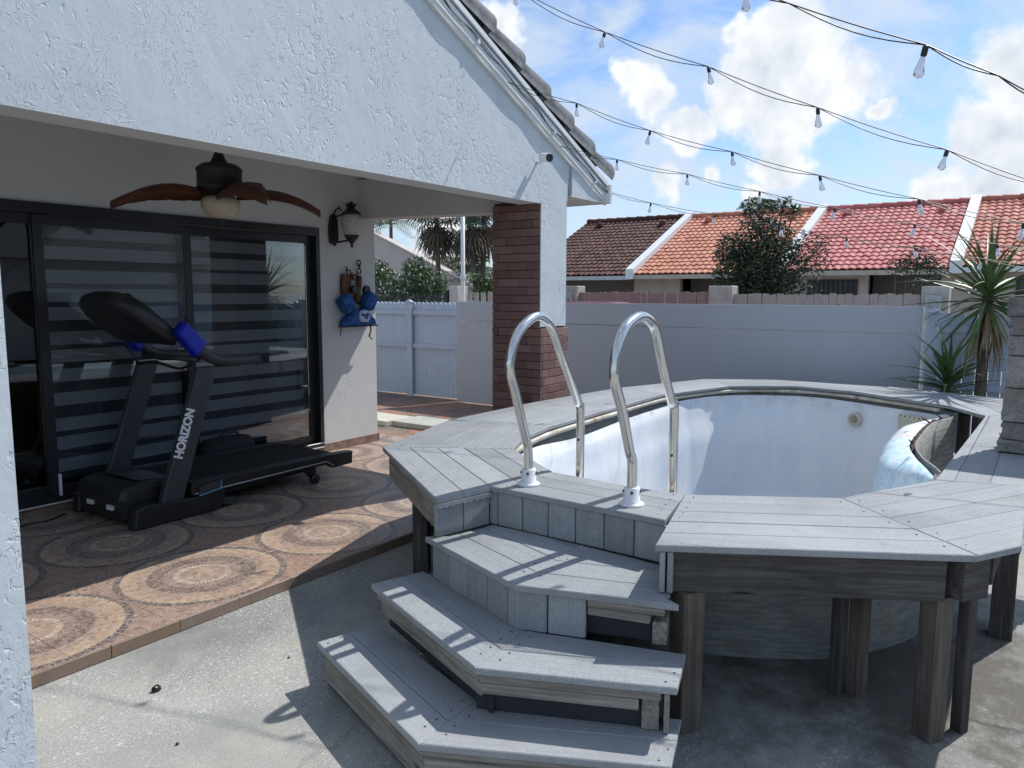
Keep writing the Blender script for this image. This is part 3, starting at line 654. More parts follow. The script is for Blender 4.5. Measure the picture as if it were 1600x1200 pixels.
def planks(name, poly, a, b, wd, z1, th, mat, parent, gap=.0010, skip=0):
    """fill poly with planks parallel to edge a-b, starting there"""
    a, b = Vector(a), Vector(b); d = (b-a).normalized(); n = Vector((-d.y, d.x))
    c = sum((Vector(p) for p in poly), Vector((0, 0)))/len(poly)
    if (c-a).dot(n) < 0: n = -n
    mx = max((Vector(p)-a).dot(n) for p in poly); k = 0
    while k*wd < mx-.02:
        s = clip(clip(poly, a+n*(k*wd+gap/2), n), a+n*((k+1)*wd-gap/2 if (k+1)*wd < mx-.02 else mx+.01), -n)
        if len(s) >= 3: board_obj(name, inset(s, .0003) if area(s) > 0 else inset(s[::-1], .0003), z1, th, mat, parent, d)
        k += 1
deck = thing('pool_deck', 'weathered grey composite pool deck around the empty pool', 'deck', (3.0, 1.6, 0))
L1, L2, L3, L4, L5, L6, L7 = OUT
I = POOL_IN
V2 = (4.05, 3.36)
segs = [([L1, L2, I[1], I[0]], L1, L2), ([L3, L4, I[3], I[2], I[1]], L3, L4), ([L5, L6, I[4], I[3]], L5, L6),
        ([L6, L7, (4.20, 0.0), I[5], I[4]], L6, L7), ([(4.20, 0.0), (6.95, -.03), I[6], I[5]], (4.20, 0.0), (6.95, -.03)),
        ([(6.95, -.03), (7.70, .20), I[7], I[6]], (6.95, -.03), (7.70, .20)), ([(7.70, .20), (8.10, 1.15), I[8], I[7]], (7.70, .20), (8.10, 1.15)),
        ([(8.10, 1.15), (8.18, 2.0), I[9], I[8]], (8.10, 1.15), (8.18, 2.0)), ([(8.18, 2.0), (7.66, 2.86), I[10], I[9]], (8.18, 2.0), (7.66, 2.86)),
        ([(7.66, 2.86), (6.45, 3.24), I[11], I[10]], (7.66, 2.86), (6.45, 3.24)), ([(6.45, 3.24), (5.2, 3.36), I[12], I[11]], (6.45, 3.24), (5.2, 3.36)),
        ([(5.2, 3.36), V2, I[13], I[12]], (5.2, 3.36), V2), ([V2, L1, I[0], I[14], I[13]], V2, L1)]
for poly, a, b in segs: planks('deck_board', poly, a, b, .1445, DZ, DT, BOARD, deck)
def beam(name, p, q, th, z0, z1, mat, parent, ch=.004):
    p, q = Vector(p), Vector(q); c = (p+q)/2; l = (q-p).length; a = math.atan2(q.y-p.y, q.x-p.x)
    return MB().box(-l/2, l/2, -th/2, th/2, z0-(z0+z1)/2, z1-(z0+z1)/2, ch).build(name, mat, parent, loc=(c.x, c.y, (z0+z1)/2), rot=(0, 0, a))
def post(name, x, y, wd, z0, z1, mat, parent, rz=0.0, lean=0.0):
    l = z1-z0
    return MB().box(-l/2, l/2, -wd/2, wd/2, -wd/2, wd/2, .004).build(name, mat, parent, loc=(x, y, (z0+z1)/2), rot=(0, -math.pi/2+lean, rz))
def shift(p, q, d):      # move the line p-q sideways to its left by d
    p, q = Vector(p), Vector(q); t = (q-p).normalized(); n = Vector((-t.y, t.x)); return p+n*d, q+n*d
a, b = shift(L1, L2, .045); a, b = a+(b-a)*.05, b-(b-a)*.045
beam('rim_beam', a, b, .038, .545, DZ-DT-.002, WOOD_GREY, deck)
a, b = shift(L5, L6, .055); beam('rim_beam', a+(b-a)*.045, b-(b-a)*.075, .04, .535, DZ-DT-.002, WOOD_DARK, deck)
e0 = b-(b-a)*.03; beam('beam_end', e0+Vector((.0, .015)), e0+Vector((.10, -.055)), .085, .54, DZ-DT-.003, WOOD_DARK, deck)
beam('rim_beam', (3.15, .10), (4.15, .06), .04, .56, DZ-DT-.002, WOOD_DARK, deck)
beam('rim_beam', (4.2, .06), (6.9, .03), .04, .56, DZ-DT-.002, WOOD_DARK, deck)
scd = MB().lathe([(.0042, 0), (.0038, .0008)], 8).mesh('screw', IRON)
for o_p, i_p, d1, d2 in ((L1, I[0], L2, V2), (L4, I[3], L3, L6), (L6, I[4], L5, L7), (L3, I[1], L1, L4)):
    for q in (.12, .3, .5, .7, .9):
        m0 = Vector(o_p).lerp(Vector(i_p), q)
        for e in (d1, d2):
            p = m0+(Vector(e)-Vector(o_p)).normalized()*.045; ob('screw', scd, deck, (p.x, p.y, DZ+.0008))
for a, b, _ in [(s[1], s[2], 0) for s in segs[5:]]:
    a2, b2 = shift(a, b, .06); beam('rim_beam', a2+(b2-a2)*.04, b2-(b2-a2)*.04, .04, .56, DZ-DT-.002, WOOD_GREY, deck)
# joists under the near end
for p, q in (((3.12, 2.80), (3.38, 2.46)), ((2.80, 1.90), (3.05, 1.82)), ((2.80, 1.30), (3.02, 1.32)), ((2.70, .90), (3.10, 1.06)), ((3.05, .38), (3.3, .62))):
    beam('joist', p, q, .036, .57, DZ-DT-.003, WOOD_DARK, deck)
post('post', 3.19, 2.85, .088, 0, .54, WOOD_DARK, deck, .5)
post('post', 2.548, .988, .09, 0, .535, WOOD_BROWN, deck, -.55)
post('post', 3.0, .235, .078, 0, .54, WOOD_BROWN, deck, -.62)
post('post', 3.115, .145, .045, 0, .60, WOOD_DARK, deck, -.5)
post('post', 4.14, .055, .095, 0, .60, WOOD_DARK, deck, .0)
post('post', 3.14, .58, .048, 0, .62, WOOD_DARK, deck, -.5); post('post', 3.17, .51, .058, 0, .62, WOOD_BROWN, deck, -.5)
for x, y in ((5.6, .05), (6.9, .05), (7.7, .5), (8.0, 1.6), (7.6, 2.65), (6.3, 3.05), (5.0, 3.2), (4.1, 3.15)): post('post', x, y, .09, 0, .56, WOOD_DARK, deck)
# skirt boards round the stair notch
def wall_boards(name, p, q, z0, z1, n, parent, th=.02, mat=None, widths=None):
    p, q = Vector(p), Vector(q); l = (q-p).length; a = math.atan2(q.y-p.y, q.x-p.x); x = 0
    for k in range(n):
        wd = widths[k] if widths else l/n
        c = p+(q-p)*((x+wd/2)/l); h = z1-z0
        MB().box(-h/2, h/2, -th/2, th/2, -wd/2+.0025, wd/2-.0025, .003).build(name, mat or BOARD, parent, loc=(c.x, c.y, (z0+z1)/2), rot=(R(90), -math.pi/2, a) if False else Matrix_rot(a))
        x += wd
def Matrix_rot(a):        # local x -> up, local z -> along the wall, local y -> out of the wall
    t = Vector((math.cos(a), math.sin(a), 0)); upv = Vector((0, 0, 1)); n = t.cross(upv)
    m = Matrix(((upv.x, n.x, t.x), (upv.y, n.y, t.y), (upv.z, n.z, t.z)))
    if m.determinant() < 0: m = Matrix(((upv.x, -n.x, t.x), (upv.y, -n.y, t.y), (upv.z, -n.z, t.z)))
    return m.to_euler()
a, b = shift(L2, L3, .022); wall_boards('skirt_board', a+(b-a)*.02, b, .542, DZ-DT-.002, 2, deck)
a, b = shift(L3, L4, .022); a = a-(b-a)*.028; wall_boards('skirt_board', a, b, .542, DZ-DT-.002, 7, deck, widths=[.05]+[(b-a).length/6-.0083]*6)
a, b = shift(L4, L5, .025); wall_boards('skirt_board', b-(b-a)*.9, b-(b-a)*.03, .542, DZ-DT-.002, 2, deck)
a2, b2 = shift(L4, L5, .052); wall_boards('skirt_board', b2-(b2-a2)*.5, b2-(b2-a2)*.035, .5425, DZ-DT-.002, 1, deck)
# scalloped trim along the short front edge
t0, t1 = Vector(L2), Vector(L3); tn = Vector((-(t1-t0).y, (t1-t0).x)).normalized()
vs, fs = [], []
N = 60
for k in range(N+1):
    p = t0+(t1-t0)*(k/N) + tn*(-.004); zb = DZ-DT-.016-.008*abs(math.sin(k/N*math.pi*9))
    for dz_, o_2 in ((DZ-DT-.001, 0), (zb, 0), (zb, .004), (DZ-DT-.001, .004)): vs.append((p.x+tn.x*o_2, p.y+tn.y*o_2, dz_))
for k in range(N):
    for j in range(4): fs.append((k*4+j, k*4+(j+1) % 4, (k+1)*4+(j+1) % 4, (k+1)*4+j))
fs += [(0, 3, 2, 1), (N*4, N*4+1, N*4+2, N*4+3)]
MB().add(vs, fs).build('scalloped_trim', BOARD, deck)

# ================================================================== STEPS
steps = thing('deck_steps', 'three chevron shaped grey composite steps up to the pool deck', 'steps', (2.0, 1.5, 0))
T = [dict(z=.18, A=(1.977, 2.345), P=(1.684, 1.531), B=(2.03, .823), Ai=(2.245, 2.262), Pi=(2.00, 1.535), Bi=(2.30, .90)),
     dict(z=.36, A=(2.226, 2.28), P=(1.904, 1.471), B=(2.169, .866), Ai=(2.475, 2.205), Pi=(2.235, 1.49), Bi=(2.40, .93)),
     dict(z=.54, A=(2.435, 2.157), P=(2.204, 1.524), B=(2.386, .955), Ai=(2.74, 2.0), Pi=(2.735, 1.55), Bi=(2.60, 1.02))]
for t in T:
    if t['z'] < .5:
        planks('tread_board', [t['A'], t['P'], t['Pi'], t['Ai']], t['A'], t['P'], .146, t['z'], DT, BOARD, steps)
        planks('tread_board', [t['P'], t['B'], t['Bi'], t['Pi']], t['P'], t['B'], .146, t['z'], DT, BOARD, steps)
    else:
        planks('tread_board', [t['A'], t['P'], t['Pi'], (2.742, 2.012), (2.50, 2.075)], t['A'], t['P'], .146, t['z'], DT, BOARD, steps)
        planks('tread_board', [t['P'], t['B'], (2.41, 1.0), (2.46, 1.02), (2.70, 1.14), t['Pi']], t['P'], t['B'], .146, t['z'], DT, BOARD, steps)
def inl(p, q, d, e0=0.0, e1=0.0):      # line moved towards the pool, ends trimmed
    a, b = shift(p, q, d); u = (b-a).normalized(); return a+u*e0, b-u*e1
# upper riser: boards on the left wing, two on the right, then open rails
a, b = inl(T[2]['A'], T[2]['P'], .03, .03, .0); wall_boards('riser_board', a, b, .362, .512, 5, steps, widths=[.135, .15, .15, .14, (b-a).length-.575])
a, b = inl(T[2]['P'], T[2]['B'], .03, .0, .0); u = (b-a).normalized(); wall_boards('riser_board', a, a+u*.27, .362, .512, 2, steps, widths=[.125, .145])
c0 = a+u*.275; n_ = Vector((-u.y, u.x))
beam('rail', c0+n_*.004, b-u*.05, .036, .482, .512, WOOD_GREY, steps); beam('rail', c0+n_*.012, b-u*.10, .036, .448, .480, WOOD_GREY, steps)
beam('stringer', b-u*.068+n_*.012, b-u*.068+n_*.25, .05, .362, .447, WOOD_GREY, steps)
# middle riser
a, b = inl(T[1]['A'], T[1]['P'], .03, .03, .0); u = (b-a).normalized(); n_ = Vector((-u.y, u.x))
beam('rail', a, b, .036, .302, .332, WOOD_GREY, steps); beam('rail', a+u*.03+n_*.008, b+n_*.008, .036, .252, .300, WOOD_GREY, steps)
beam('stringer', a+u*.02+n_*.03, a+u*.02+n_*.26, .04, .182, .250, WOOD_GREY, steps)
a, b = inl(T[1]['P'], T[1]['B'], .03, .0, .0); u = (b-a).normalized(); n_ = Vector((-u.y, u.x))
beam('rail', a, b-u*.05, .036, .302, .332, WOOD_GREY, steps); beam('rail', a+u*.01+n_*.006, b-u*.12+n_*.006, .036, .258, .300, WOOD_GREY, steps)
beam('stringer', a+u*.07+n_*.03, a+u*.07+n_*.24, .09, .182, .256, WOOD_GREY, steps); beam('stringer', b-u*.082+n_*.012, b-u*.082+n_*.22, .055, .182, .30, WOOD_GREY, steps)
beam('end_cap', b-u*.030+n_*.0, b-u*.030+n_*.22, .018, .182, .331, WOOD_GREY, steps)
# bottom riser: solid planks
a, b = inl(T[0]['A'], T[0]['P'], .03, .03, .0); u = (b-a).normalized(); n_ = Vector((-u.y, u.x))
beam('rail', a, b, .036, .132, .152, WOOD_GREY, steps); beam('front_plank', a+u*.012+n_*.004, b+n_*.004, .036, .028, .130, WOOD_GREY, steps)
beam('foot', a+u*.0+n_*.04, a+u*.0+n_*.13, .035, .0, .128, WOOD_DARK, steps)
beam('foot', b+n_*.04-u*.06, b+n_*.13-u*.06, .035, .0, .128, WOOD_DARK, steps)
a, b = inl(T[0]['P'], T[0]['B'], .03, .0, .02); u = (b-a).normalized(); n_ = Vector((-u.y, u.x))
beam('rail', a, b, .036, .128, .152, WOOD_GREY, steps); beam('front_plank', a+u*.008+n_*.004, b+n_*.004, .036, .022, .126, WOOD_GREY, steps)
beam('stringer', b+n_*.03, b+n_*.24, .04, .0, .150, WOOD_GREY, steps)
# dark recessed riser panels behind the open rails
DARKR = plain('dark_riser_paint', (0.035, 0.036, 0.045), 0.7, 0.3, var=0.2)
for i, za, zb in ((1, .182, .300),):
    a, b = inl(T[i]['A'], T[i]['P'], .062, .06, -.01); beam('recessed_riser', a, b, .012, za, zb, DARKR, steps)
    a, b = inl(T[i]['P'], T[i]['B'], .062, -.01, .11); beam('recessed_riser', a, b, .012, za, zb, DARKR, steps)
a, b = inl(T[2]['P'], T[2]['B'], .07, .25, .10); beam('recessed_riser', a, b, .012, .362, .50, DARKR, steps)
# screw heads beside the mitres
scr = MB().lathe([(.0042, 0), (.0038, .0008)], 8).mesh('screw', IRON)
rz2 = random.Random(6)
for t in T:
    A_v, P_v, B_v, I_v = Vector(t['A']), Vector(t['P']), Vector(t['B']), Vector(t['Pi'])
    for q in (.22, .40, .62, .84):
        m0 = P_v.lerp(I_v, q)
        for e in (A_v, B_v):
            p = m0+(e-P_v).normalized()*rz2.uniform(.035, .05); ob('screw', scr, steps, (p.x, p.y, t['z']+.0005))
    for e, f in ((A_v, P_v), (B_v, P_v)):
        for q in (.035, .105):
            p = e+(f-e).normalized()*.05+Vector((q, 0)); ob('screw', scr, steps, (p.x, p.y, t['z']+.0005))
# dark inner carcass keeps the openings closed
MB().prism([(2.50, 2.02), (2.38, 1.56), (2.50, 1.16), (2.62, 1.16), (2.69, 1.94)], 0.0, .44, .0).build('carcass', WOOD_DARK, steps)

# ================================================================== POOL
pool = thing('swimming_pool', 'drained oval above ground pool with white liner falling off one side', 'pool', (5.3, 1.5, 0))
ring = [(3.505, 2.431), (3.158, 1.944), (3.117, 1.462), (3.135, 1.244), (3.478, .665), (4.081, .365), (4.58, .42), (5.1, .56), (5.5, .645), (6.0, .665), (6.55, .655), (6.97, .575), (7.483, 1.394),
        (7.571, 1.932), (7.198, 2.436), (6.238, 2.707), (5.2, 2.69), (4.266, 2.652), (3.80, 2.56)]
rg = smooth_ring(ring, 8)
if area([tuple(p) for p in rg]) < 0: rg = rg[::-1]
rgo = offset_ring(rg, .035); n = len(rg)
def buck(p): return max(0.0, min(1.0, (p.x-4.4)/.7))*max(0.0, min(1.0, (7.0-p.x)/.5))*(1.0 if p.y < .8 else 0.0)
vs, fs = [], []
for p, q in zip(rgo, rg):
    ztop = .672 - .045*buck(q)
    for zz, pt in ((-.5, p), (.0, p), (.30, p), (ztop, p), (ztop, p+(q-p)*.35), (.3, p+(q-p)*.35), (-.5, p+(q-p)*.35)): vs.append((pt.x, pt.y, zz))
for k in range(n):
    m_ = (k+1) % n
    for j in range(6): fs.append((k*7+j, m_*7+j, m_*7+j+1, k*7+j+1))
def shellc(t, b):
    p = wpos(t); z = node(t, 'ShaderNodeSeparateXYZ', {0: p}).outputs[2]
    s = noise(t, node(t, 'ShaderNodeMapping', {'Vector': p, 'Rotation': (0.0, 0.5, 0.0), 'Scale': (5, 5, 40)}).outputs[0], 1.5, 5, 0.7)
    c = mix(t, ramp(t, s, [(0.40, 0.0), (0.62, 1.0)]), (0.17, 0.18, 0.19), (0.30, 0.31, 0.27))
    c = mix(t, ramp(t, noise(t, p, 9, 6, 0.7), [(0.5, 0.0), (0.68, 0.65)]), c, (0.22, 0.16, 0.11))
    setc(t, b, c); bump(t, b, s, 0.2, 0.003)
MB().add(vs, fs).build('shell_wall', material('galvanised_shell', shellc, 0.6, 0.4), pool, True)
# worn cap rail on top of the wall, missing where the wall has buckled
cap = MB(); seq = [k for k in range(n) if buck(rg[k]) < .02]
st_ = next(i for i in range(n) if buck(rg[i-1]) >= .02 and buck(rg[i]) < .02)
run = [(st_+i) % n for i in range(n) if buck(rg[(st_+i) % n]) < .02]
vs, fs = [], []
for k in run:
    p, q = rgo[k], rg[k]; d_ = (q-p).normalized()
    for o_2, zz in ((-.01, .66), (-.01, .684), (.055, .684), (.055, .655)): w2 = p+d_*o_2; vs.append((w2.x, w2.y, zz))
for i in range(len(run)-1):
    for j in range(4): fs.append((i*4+j, (i+1)*4+j, (i+1)*4+(j+1) % 4, i*4+(j+1) % 4))
e_ = (len(run)-1)*4; fs += [(0, 1, 2, 3), (e_+3, e_+2, e_+1, e_)]
def capc(t, b):
    p = wpos(t); n_2 = noise(t, p, 7, 6, 0.7)
    setc(t, b, ramp(t, n_2, [(0.35, (0.66, 0.65, 0.60)), (0.58, (0.52, 0.46, 0.36)), (0.72, (0.24, 0.15, 0.09))]))
CAPM = material('stained_cream_rail', capc, 0.6, 0.4); MB().add(vs, fs).build('cap_rail', CAPM, pool, True)
# liner
def linerc(t, b):
    p = wpos(t); s = node(t, 'ShaderNodeSeparateXYZ', {0: p})
    st2 = noise(t, node(t, 'ShaderNodeMapping', {'Vector': p, 'Scale': (9, 9, 1.0)}).outputs[0], 1.0, 5, 0.6)
    c = mix(t, ramp(t, st2, [(0.35, 0.0), (0.65, 1.0)]), (0.80, 0.84, 0.875), (0.86, 0.87, 0.88))
    c = mix(t, ramp(t, noise(t, p, 2.2, 4, 0.6), [(0.45, 0.0), (0.62, 0.5)]), c, (0.68, 0.78, 0.88))
    dirt = math_(t, 'MULTIPLY', ramp(t, s.outputs[2], [(0.50, 0.0), (0.62, 1.0)]), ramp(t, noise(t, p, 6, 6, 0.7), [(0.48, 0.0), (0.66, 0.8)]))
    c = mix(t, dirt, c, (0.50, 0.42, 0.30))
    # faded wave print on the loose flap
    fl = math_(t, 'MULTIPLY', math_(t, 'LESS_THAN', s.outputs[0], 5.75), math_(t, 'LESS_THAN', s.outputs[1], 0.98))
    fl = math_(t, 'MULTIPLY', fl, math_(t, 'GREATER_THAN', s.outputs[0], 4.2))
    wv = ramp(t, noise(t, p, 12, 5, 0.65, dist=1.6), [(0.42, (0.36, 0.66, 0.80)), (0.55, (0.72, 0.84, 0.88)), (0.7, (0.80, 0.86, 0.88))])
    c = mix(t, math_(t, 'MULTIPLY', fl, 0.8), c, wv)
    setc(t, b, c); bump(t, b, noise(t, node(t, 'ShaderNodeMapping', {'Vector': p, 'Scale': (6, 6, 1.6)}).outputs[0], 1.2, 5, 0.6), 0.35, 0.02)
LINER = material('vinyl_pool_liner', linerc, 0.38, 0.5)
vs, fs = [], []; NL = 12
rl = random.Random(4); ph = [rl.uniform(0, 6.28) for _ in range(8)]
s_ = 0.0; cx_, cy_ = 5.3, 1.55
for k in range(n):
    p = rg[k]; s_ += (rg[k]-rg[k-1]).length if k else 0
    ctr = Vector((min(max(p.x, 4.3), 6.4), cy_)); d_ = (ctr-p).normalized(); bk = buck(p)
    left = 1.0 if p.y > 2.0 and p.x < 6.4 else 0.35
    if p.x > 7.0: left = .3
    sag = left*(.03+.022*math.sin(s_*1.9+ph[0])+.010*math.sin(s_*4.3+ph[1]))
    flap = max(0.0, min(1.0, (5.7-p.x)/.5))*bk
    wr = lambda a: .010*math.sin(s_*5+ph[2])+.006*math.sin(s_*13+ph[3])+.004*math.sin(s_*29+ph[4])
    prof = []
    if bk > .02: prof = [(.006, .640-.02*bk), (.05*bk+.004, .652-.02*bk), (.13*bk+.006, .625-.02*bk-.03*flap), (.17*bk+.008, .55), (.18*bk+.01, .45)]
    else:
        zt = .635-max(0.0, sag); prof = [(.005, zt), (.012, zt-.01), (.018+.012*left, zt-.05), (.03+.02*left, .50), (.04, .42)]
    for j, z in enumerate((.32, .2, .06, -.1, -.3, -.42)): prof.append((.045+.14*bk*(1-j/6)+(.05+.012*j)*(1+wr(0)*6)*.6, z))
    prof.append((.45, -.45))
    for j, (o_2, z) in enumerate(prof):
        q2 = p + d_*(o_2 + wr(0)*min(1.0, j/4)*(1.0 if j < 11 else 0)); vs.append((q2.x, q2.y, z))
NL = len(vs)//n
for k in range(n):
    m_ = (k+1) % n
    for j in range(NL-1): fs.append((k*NL+j, k*NL+j+1, m_*NL+j+1, m_*NL+j))
fs.append(tuple(k*NL+NL-1 for k in range(n)))
lin = MB().add(vs, fs).build('liner', LINER, pool, True)
# broken rusty edge where the rail came off
br = random.Random(9); ed = [k for k in range(n) if buck(rg[k]) > .25 and rg[k].x > 5.35]
pts = [(rg[k].x, rg[k].y-.012, .655-.035*buck(rg[k])+br.uniform(-.006, .01)) for k in ed]
crk = MB().tube(pts, [br.uniform(.006, .017) for _ in pts], 6)
for p in pts[::3]:
    d_ = Vector((br.uniform(-.14, .14), br.uniform(-.03, .06), br.uniform(-.03, .05))); crk.tube([p, Vector(p)+d_*.5, Vector(p)+d_], [.008, .006, .002], 5)
crk.build('rusted_edge', RUST, pool)
# return fitting and plate on the far wall
q = on_plane(1334, 656, 0, 7.36); nd = Vector((-1, .25, .0)).normalized()
CR = plain('yellowed_plastic', (0.55, 0.52, 0.40), 0.4, 0.5, var=.15, scale=60)
rf = MB().lathe([(.062, -.05), (.062, .012), (.052, .022), (.040, .022), (.038, .014)], 22, q-nd*.02, nd).build('return_fitting', CR, pool, True)
MB().lathe([(.020, 0), (.022, .012), (.012, .016)], 14, q-nd*.006, nd).build('nozzle', plain('ochre_plastic', (0.40, 0.34, 0.20), 0.5), rf, True)
q0 = on_plane(1408, 640, 0, 7.16); q1 = on_plane(1446, 655, 0, 7.02)
skm = MB(); w0, w1 = Vector((7.13, q0.y)), Vector((6.99, q1.y-.02)); n_ = Vector((-(w1-w0).y, (w1-w0).x)).normalized(); n_ = -n_ if n_.x > 0 else n_
vv = [Vector((*(w0+n_*o_2), z)) for o_2 in (0, .02) for z in (.40, .60)] + [Vector((*(w1+n_*o_2), z)) for o_2 in (0, .02) for z in (.40, .60)]
skm.add(vv, [(0, 1, 3, 2), (4, 6, 7, 5), (2, 3, 7, 6), (0, 4, 5, 1), (1, 5, 7, 3), (0, 2, 6, 4)])
sk = skm.build('skimmer_plate', CR, pool)
for k in range(6):
    p = w0+(w1-w0)*(.08+.84*k/5)+n_*.02; MB().lathe([(.006, 0), (.005, .004)], 8, (p.x, p.y, .585), (n_.x, n_.y, 0)).build('rivet', RUST, sk)

# ================================================================== HAND RAILS
railA = [(826, 739), (825, 704), (821, 683), (805, 613), (796.5, 578), (800, 546), (813, 515), (836, 495), (852, 499.5), (864, 518), (875, 550), (892, 596), (903, 628), (907, 650), (906.5, 742)]
railB = [(987, 770), (987.7, 725), (983.5, 704), (972, 641), (961, 599), (960, 574.5), (964.5, 543), (977, 512), (997.5, 495.5), (1014, 500), (1024.5, 518.5), (1032.5, 557), (1041, 595.5), (1050, 630), (1053.5, 650), (1052.5, 767)]
def spline(pts, per=5):
    res = []
    P = [pts[0]]+pts+[pts[-1]]
    for i in range(1, len(P)-2):
        p0, p1, p2, p3 = [Vector(x) for x in P[i-1:i+3]]
        for k in range(per):
            t = k/per; res.append(0.5*((2*p1)+(p2-p0)*t+(2*p0-5*p1+4*p2-p3)*t*t+(-p0+3*p1-3*p2+p3)*t**3))
    return res+[Vector(pts[-1])]
for pts, Y, lab in ((railA, 1.90, 'polished steel grab rail nearer the house on the deck'), (railB, 1.361, 'polished steel grab rail on the deck beside the big front beam')):
    P = [on_plane(x, y, 1, Y) for x, y in pts]
    x0 = P[0].x
    hr = thing('grab_rail', lab, 'grab rail', (x0, Y, DZ), 'pool grab rails')
    path = [Vector((x0, Y, DZ+.004))]+P[1:-1]+[Vector((P[-2].x, Y, .45)), Vector((P[-2].x, Y, -.2))]
    MB().tube(spline(path, 6), .0215, 18).build('rail_tube', STEEL, hr, True)
    fl = MB().lathe([(.054, DZ+.001), (.054, DZ+.007), (.048, DZ+.012), (.036, DZ+.018), (.034, DZ+.075), (.031, DZ+.078)], 22, (x0, Y, 0)).build('flange', WHITEP, hr, True)
    for a in (2.2, 3.6, 5.0):
        MB().lathe([(.006, 0), (.006, .005), (.003, .006)], 8, (x0+.033*math.cos(a), Y+.033*math.sin(a), DZ+.06), (math.cos(a), math.sin(a), 0)).build('set_screw', IRON, fl)
    MB().lathe([(.006, 0), (.006, .004)], 8, (P[-2].x-.0235, Y-.003, .86), (-1, 0, 0)).build('rivet', IRON, hr)

# ================================================================== BLOCK PILLAR on the deck edge
bp = thing('block_pillar', 'rough grey concrete block pillar at the right edge of the picture', 'pillar', (5.1, -.05, DZ))
def blockc(t, b):
    p = wpos(t); n_2 = noise(t, p, 8, 7, 0.7)
    c = ramp(t, n_2, [(0.3, (0.14, 0.125, 0.115)), (0.5, (0.24, 0.225, 0.21)), (0.7, (0.34, 0.32, 0.30))]); c = mix(t, ramp(t, noise(t, p, 70, 3), [(0.35, 0.5), (0.5, 0)]), c, (0.11, 0.10, 0.095))
    r_ = math_(t, 'ADD', 0.75, math_(t, 'MULTIPLY', rnd(t), 0.5)); setc(t, b, mix(t, 1.0, c, node(t, 'ShaderNodeCombineColor', {0: r_, 1: r_, 2: r_}).outputs[0], 'MULTIPLY')); bump(t, b, n_2, 0.8, 0.02)
BLOCK = material('split_face_block', blockc, 0.9, 0.2)
zz = [.726, .80, .90, 1.09, 1.27, 1.38, 1.485, 1.59]
rq = random.Random(2)
for a, b in zip(zz, zz[1:]):
    m = MB(); nx, nz = 5, 4; j = rq.uniform(-.012, .012)
    b_m = bmesh.new(); bmesh.ops.create_cube(b_m, size=1.0); bmesh.ops.subdivide_edges(b_m, edges=b_m.edges[:], cuts=3, use_grid_fill=True)
    for v in b_m.verts:
        v.co.x = 5.13+v.co.x*.24; v.co.y = -.06+v.co.y*.40; v.co.z = (a+b)/2+v.co.z*(b-a-.006)
        v.co.x += rq.uniform(-.008, .008)+j*.5; v.co.y += rq.uniform(-.012, .012)+j
    me = bpy.data.meshes.new('block'); b_m.to_mesh(me); b_m.free(); me.materials.append(BLOCK); ob('block', me, bp)

# ================================================================== TREADMILL
tm = thing('treadmill', 'black folding treadmill with blue collars standing on the porch', 'treadmill', (3.3, 5.1, PZ))
for y in (4.76, 5.50):
    MB().prof([(2.515, PZ+.004), (3.10, PZ+.004), (3.18, .10), (3.18, .225), (2.95, .195), (2.60, .215), (2.53, .19)], y-.05, y+.05, 'y', .012).build('base_foot', BLACK, tm)
    MB().prof([(3.181, .085), (3.28, .075), (3.29, .125), (3.181, .135)], y-.03, y+.03, 'y', .004).build('foot_extension', DGREY, tm)
    MB().prof([(2.712, .19), (2.866, .17), (3.178, 1.09), (3.03, 1.09)], y-.03, y+.03, 'y', .008).build('upright', DGREY, tm)
    hp = spline([(2.93, y, 1.345), (3.03, y, 1.245), (3.12, y, 1.165), (3.22, y, 1.125), (3.36, y, 1.118), (3.53, y, 1.117)], 5)
    mh = MB().tube(hp, .041, 12); mh.build('handle', DGREY, tm, True)
    MB().lathe([(.043, 0), (.046, .004), (.046, .014), (.02, .016)], 14, (3.518, y, 1.117), (1, 0, 0)).build('handle_cap', BLACK, tm, True)
    MB().prof([(2.875, 1.335), (2.945, 1.405), (3.095, 1.255), (3.02, 1.165)], y-.055, y+.055, 'y', .014).build('blue_collar', BLUE, tm)
MB().prof([(2.495, .25), (2.52, .10), (2.93, .10), (3.03, .24), (2.99, .285), (2.80, .325), (2.60, .335), (2.52, .315)], 4.83, 5.43, 'y', .03).build('motor_hood', BLACK, tm)
MB().prof([(2.66, .339), (2.93, .302), (2.935, .308), (2.66, .346)], 4.93, 5.33, 'y').build('hood_panel', DGREY, tm)
for y in (4.94, 5.2): MB().box(2.488, 2.505, y, y+.07, .17, .20).build('hood_label', WHITEP, tm)
MB().box(2.95, 4.30, 4.80, 5.46, .225, .268, .006).build('running_belt', RUBBER, tm)
for y0, y1 in ((4.715, 4.80), (5.46, 5.545)):
    MB().prof([(2.93, .205), (4.16, .205), (4.21, .165), (4.415, .170), (4.42, .272), (4.20, .285), (2.93, .300)], y0, y1, 'y', .008).build('side_rail', BLACK, tm)
MB().prof([(2.95, .222), (4.13, .237), (4.20, .190), (4.20, .184), (4.128, .231), (2.95, .215)], 4.711, 4.7145, 'y').build('silver_stripe', SILVER, tm)
MB().prof([(3.0, .14), (4.05, .165), (4.05, .204), (3.0, .204)], 4.80, 5.46, 'y').build('deck_frame', BLACK, tm)
for y in (4.78, 5.48):
    wl = MB().prof([(3.92, .20), (4.06, .20), (4.055, .13), (4.02, .10)], y-.012, y+.012, 'y').build('wheel_bracket', BLACK, tm)
    MB().lathe([(.012, -.016), (.040, -.016), (.042, 0), (.040, .016), (.012, .016)], 16, (4.03, y-.03, PZ+.044), (0, 1, 0)).build('wheel', BLACK, tm, True)
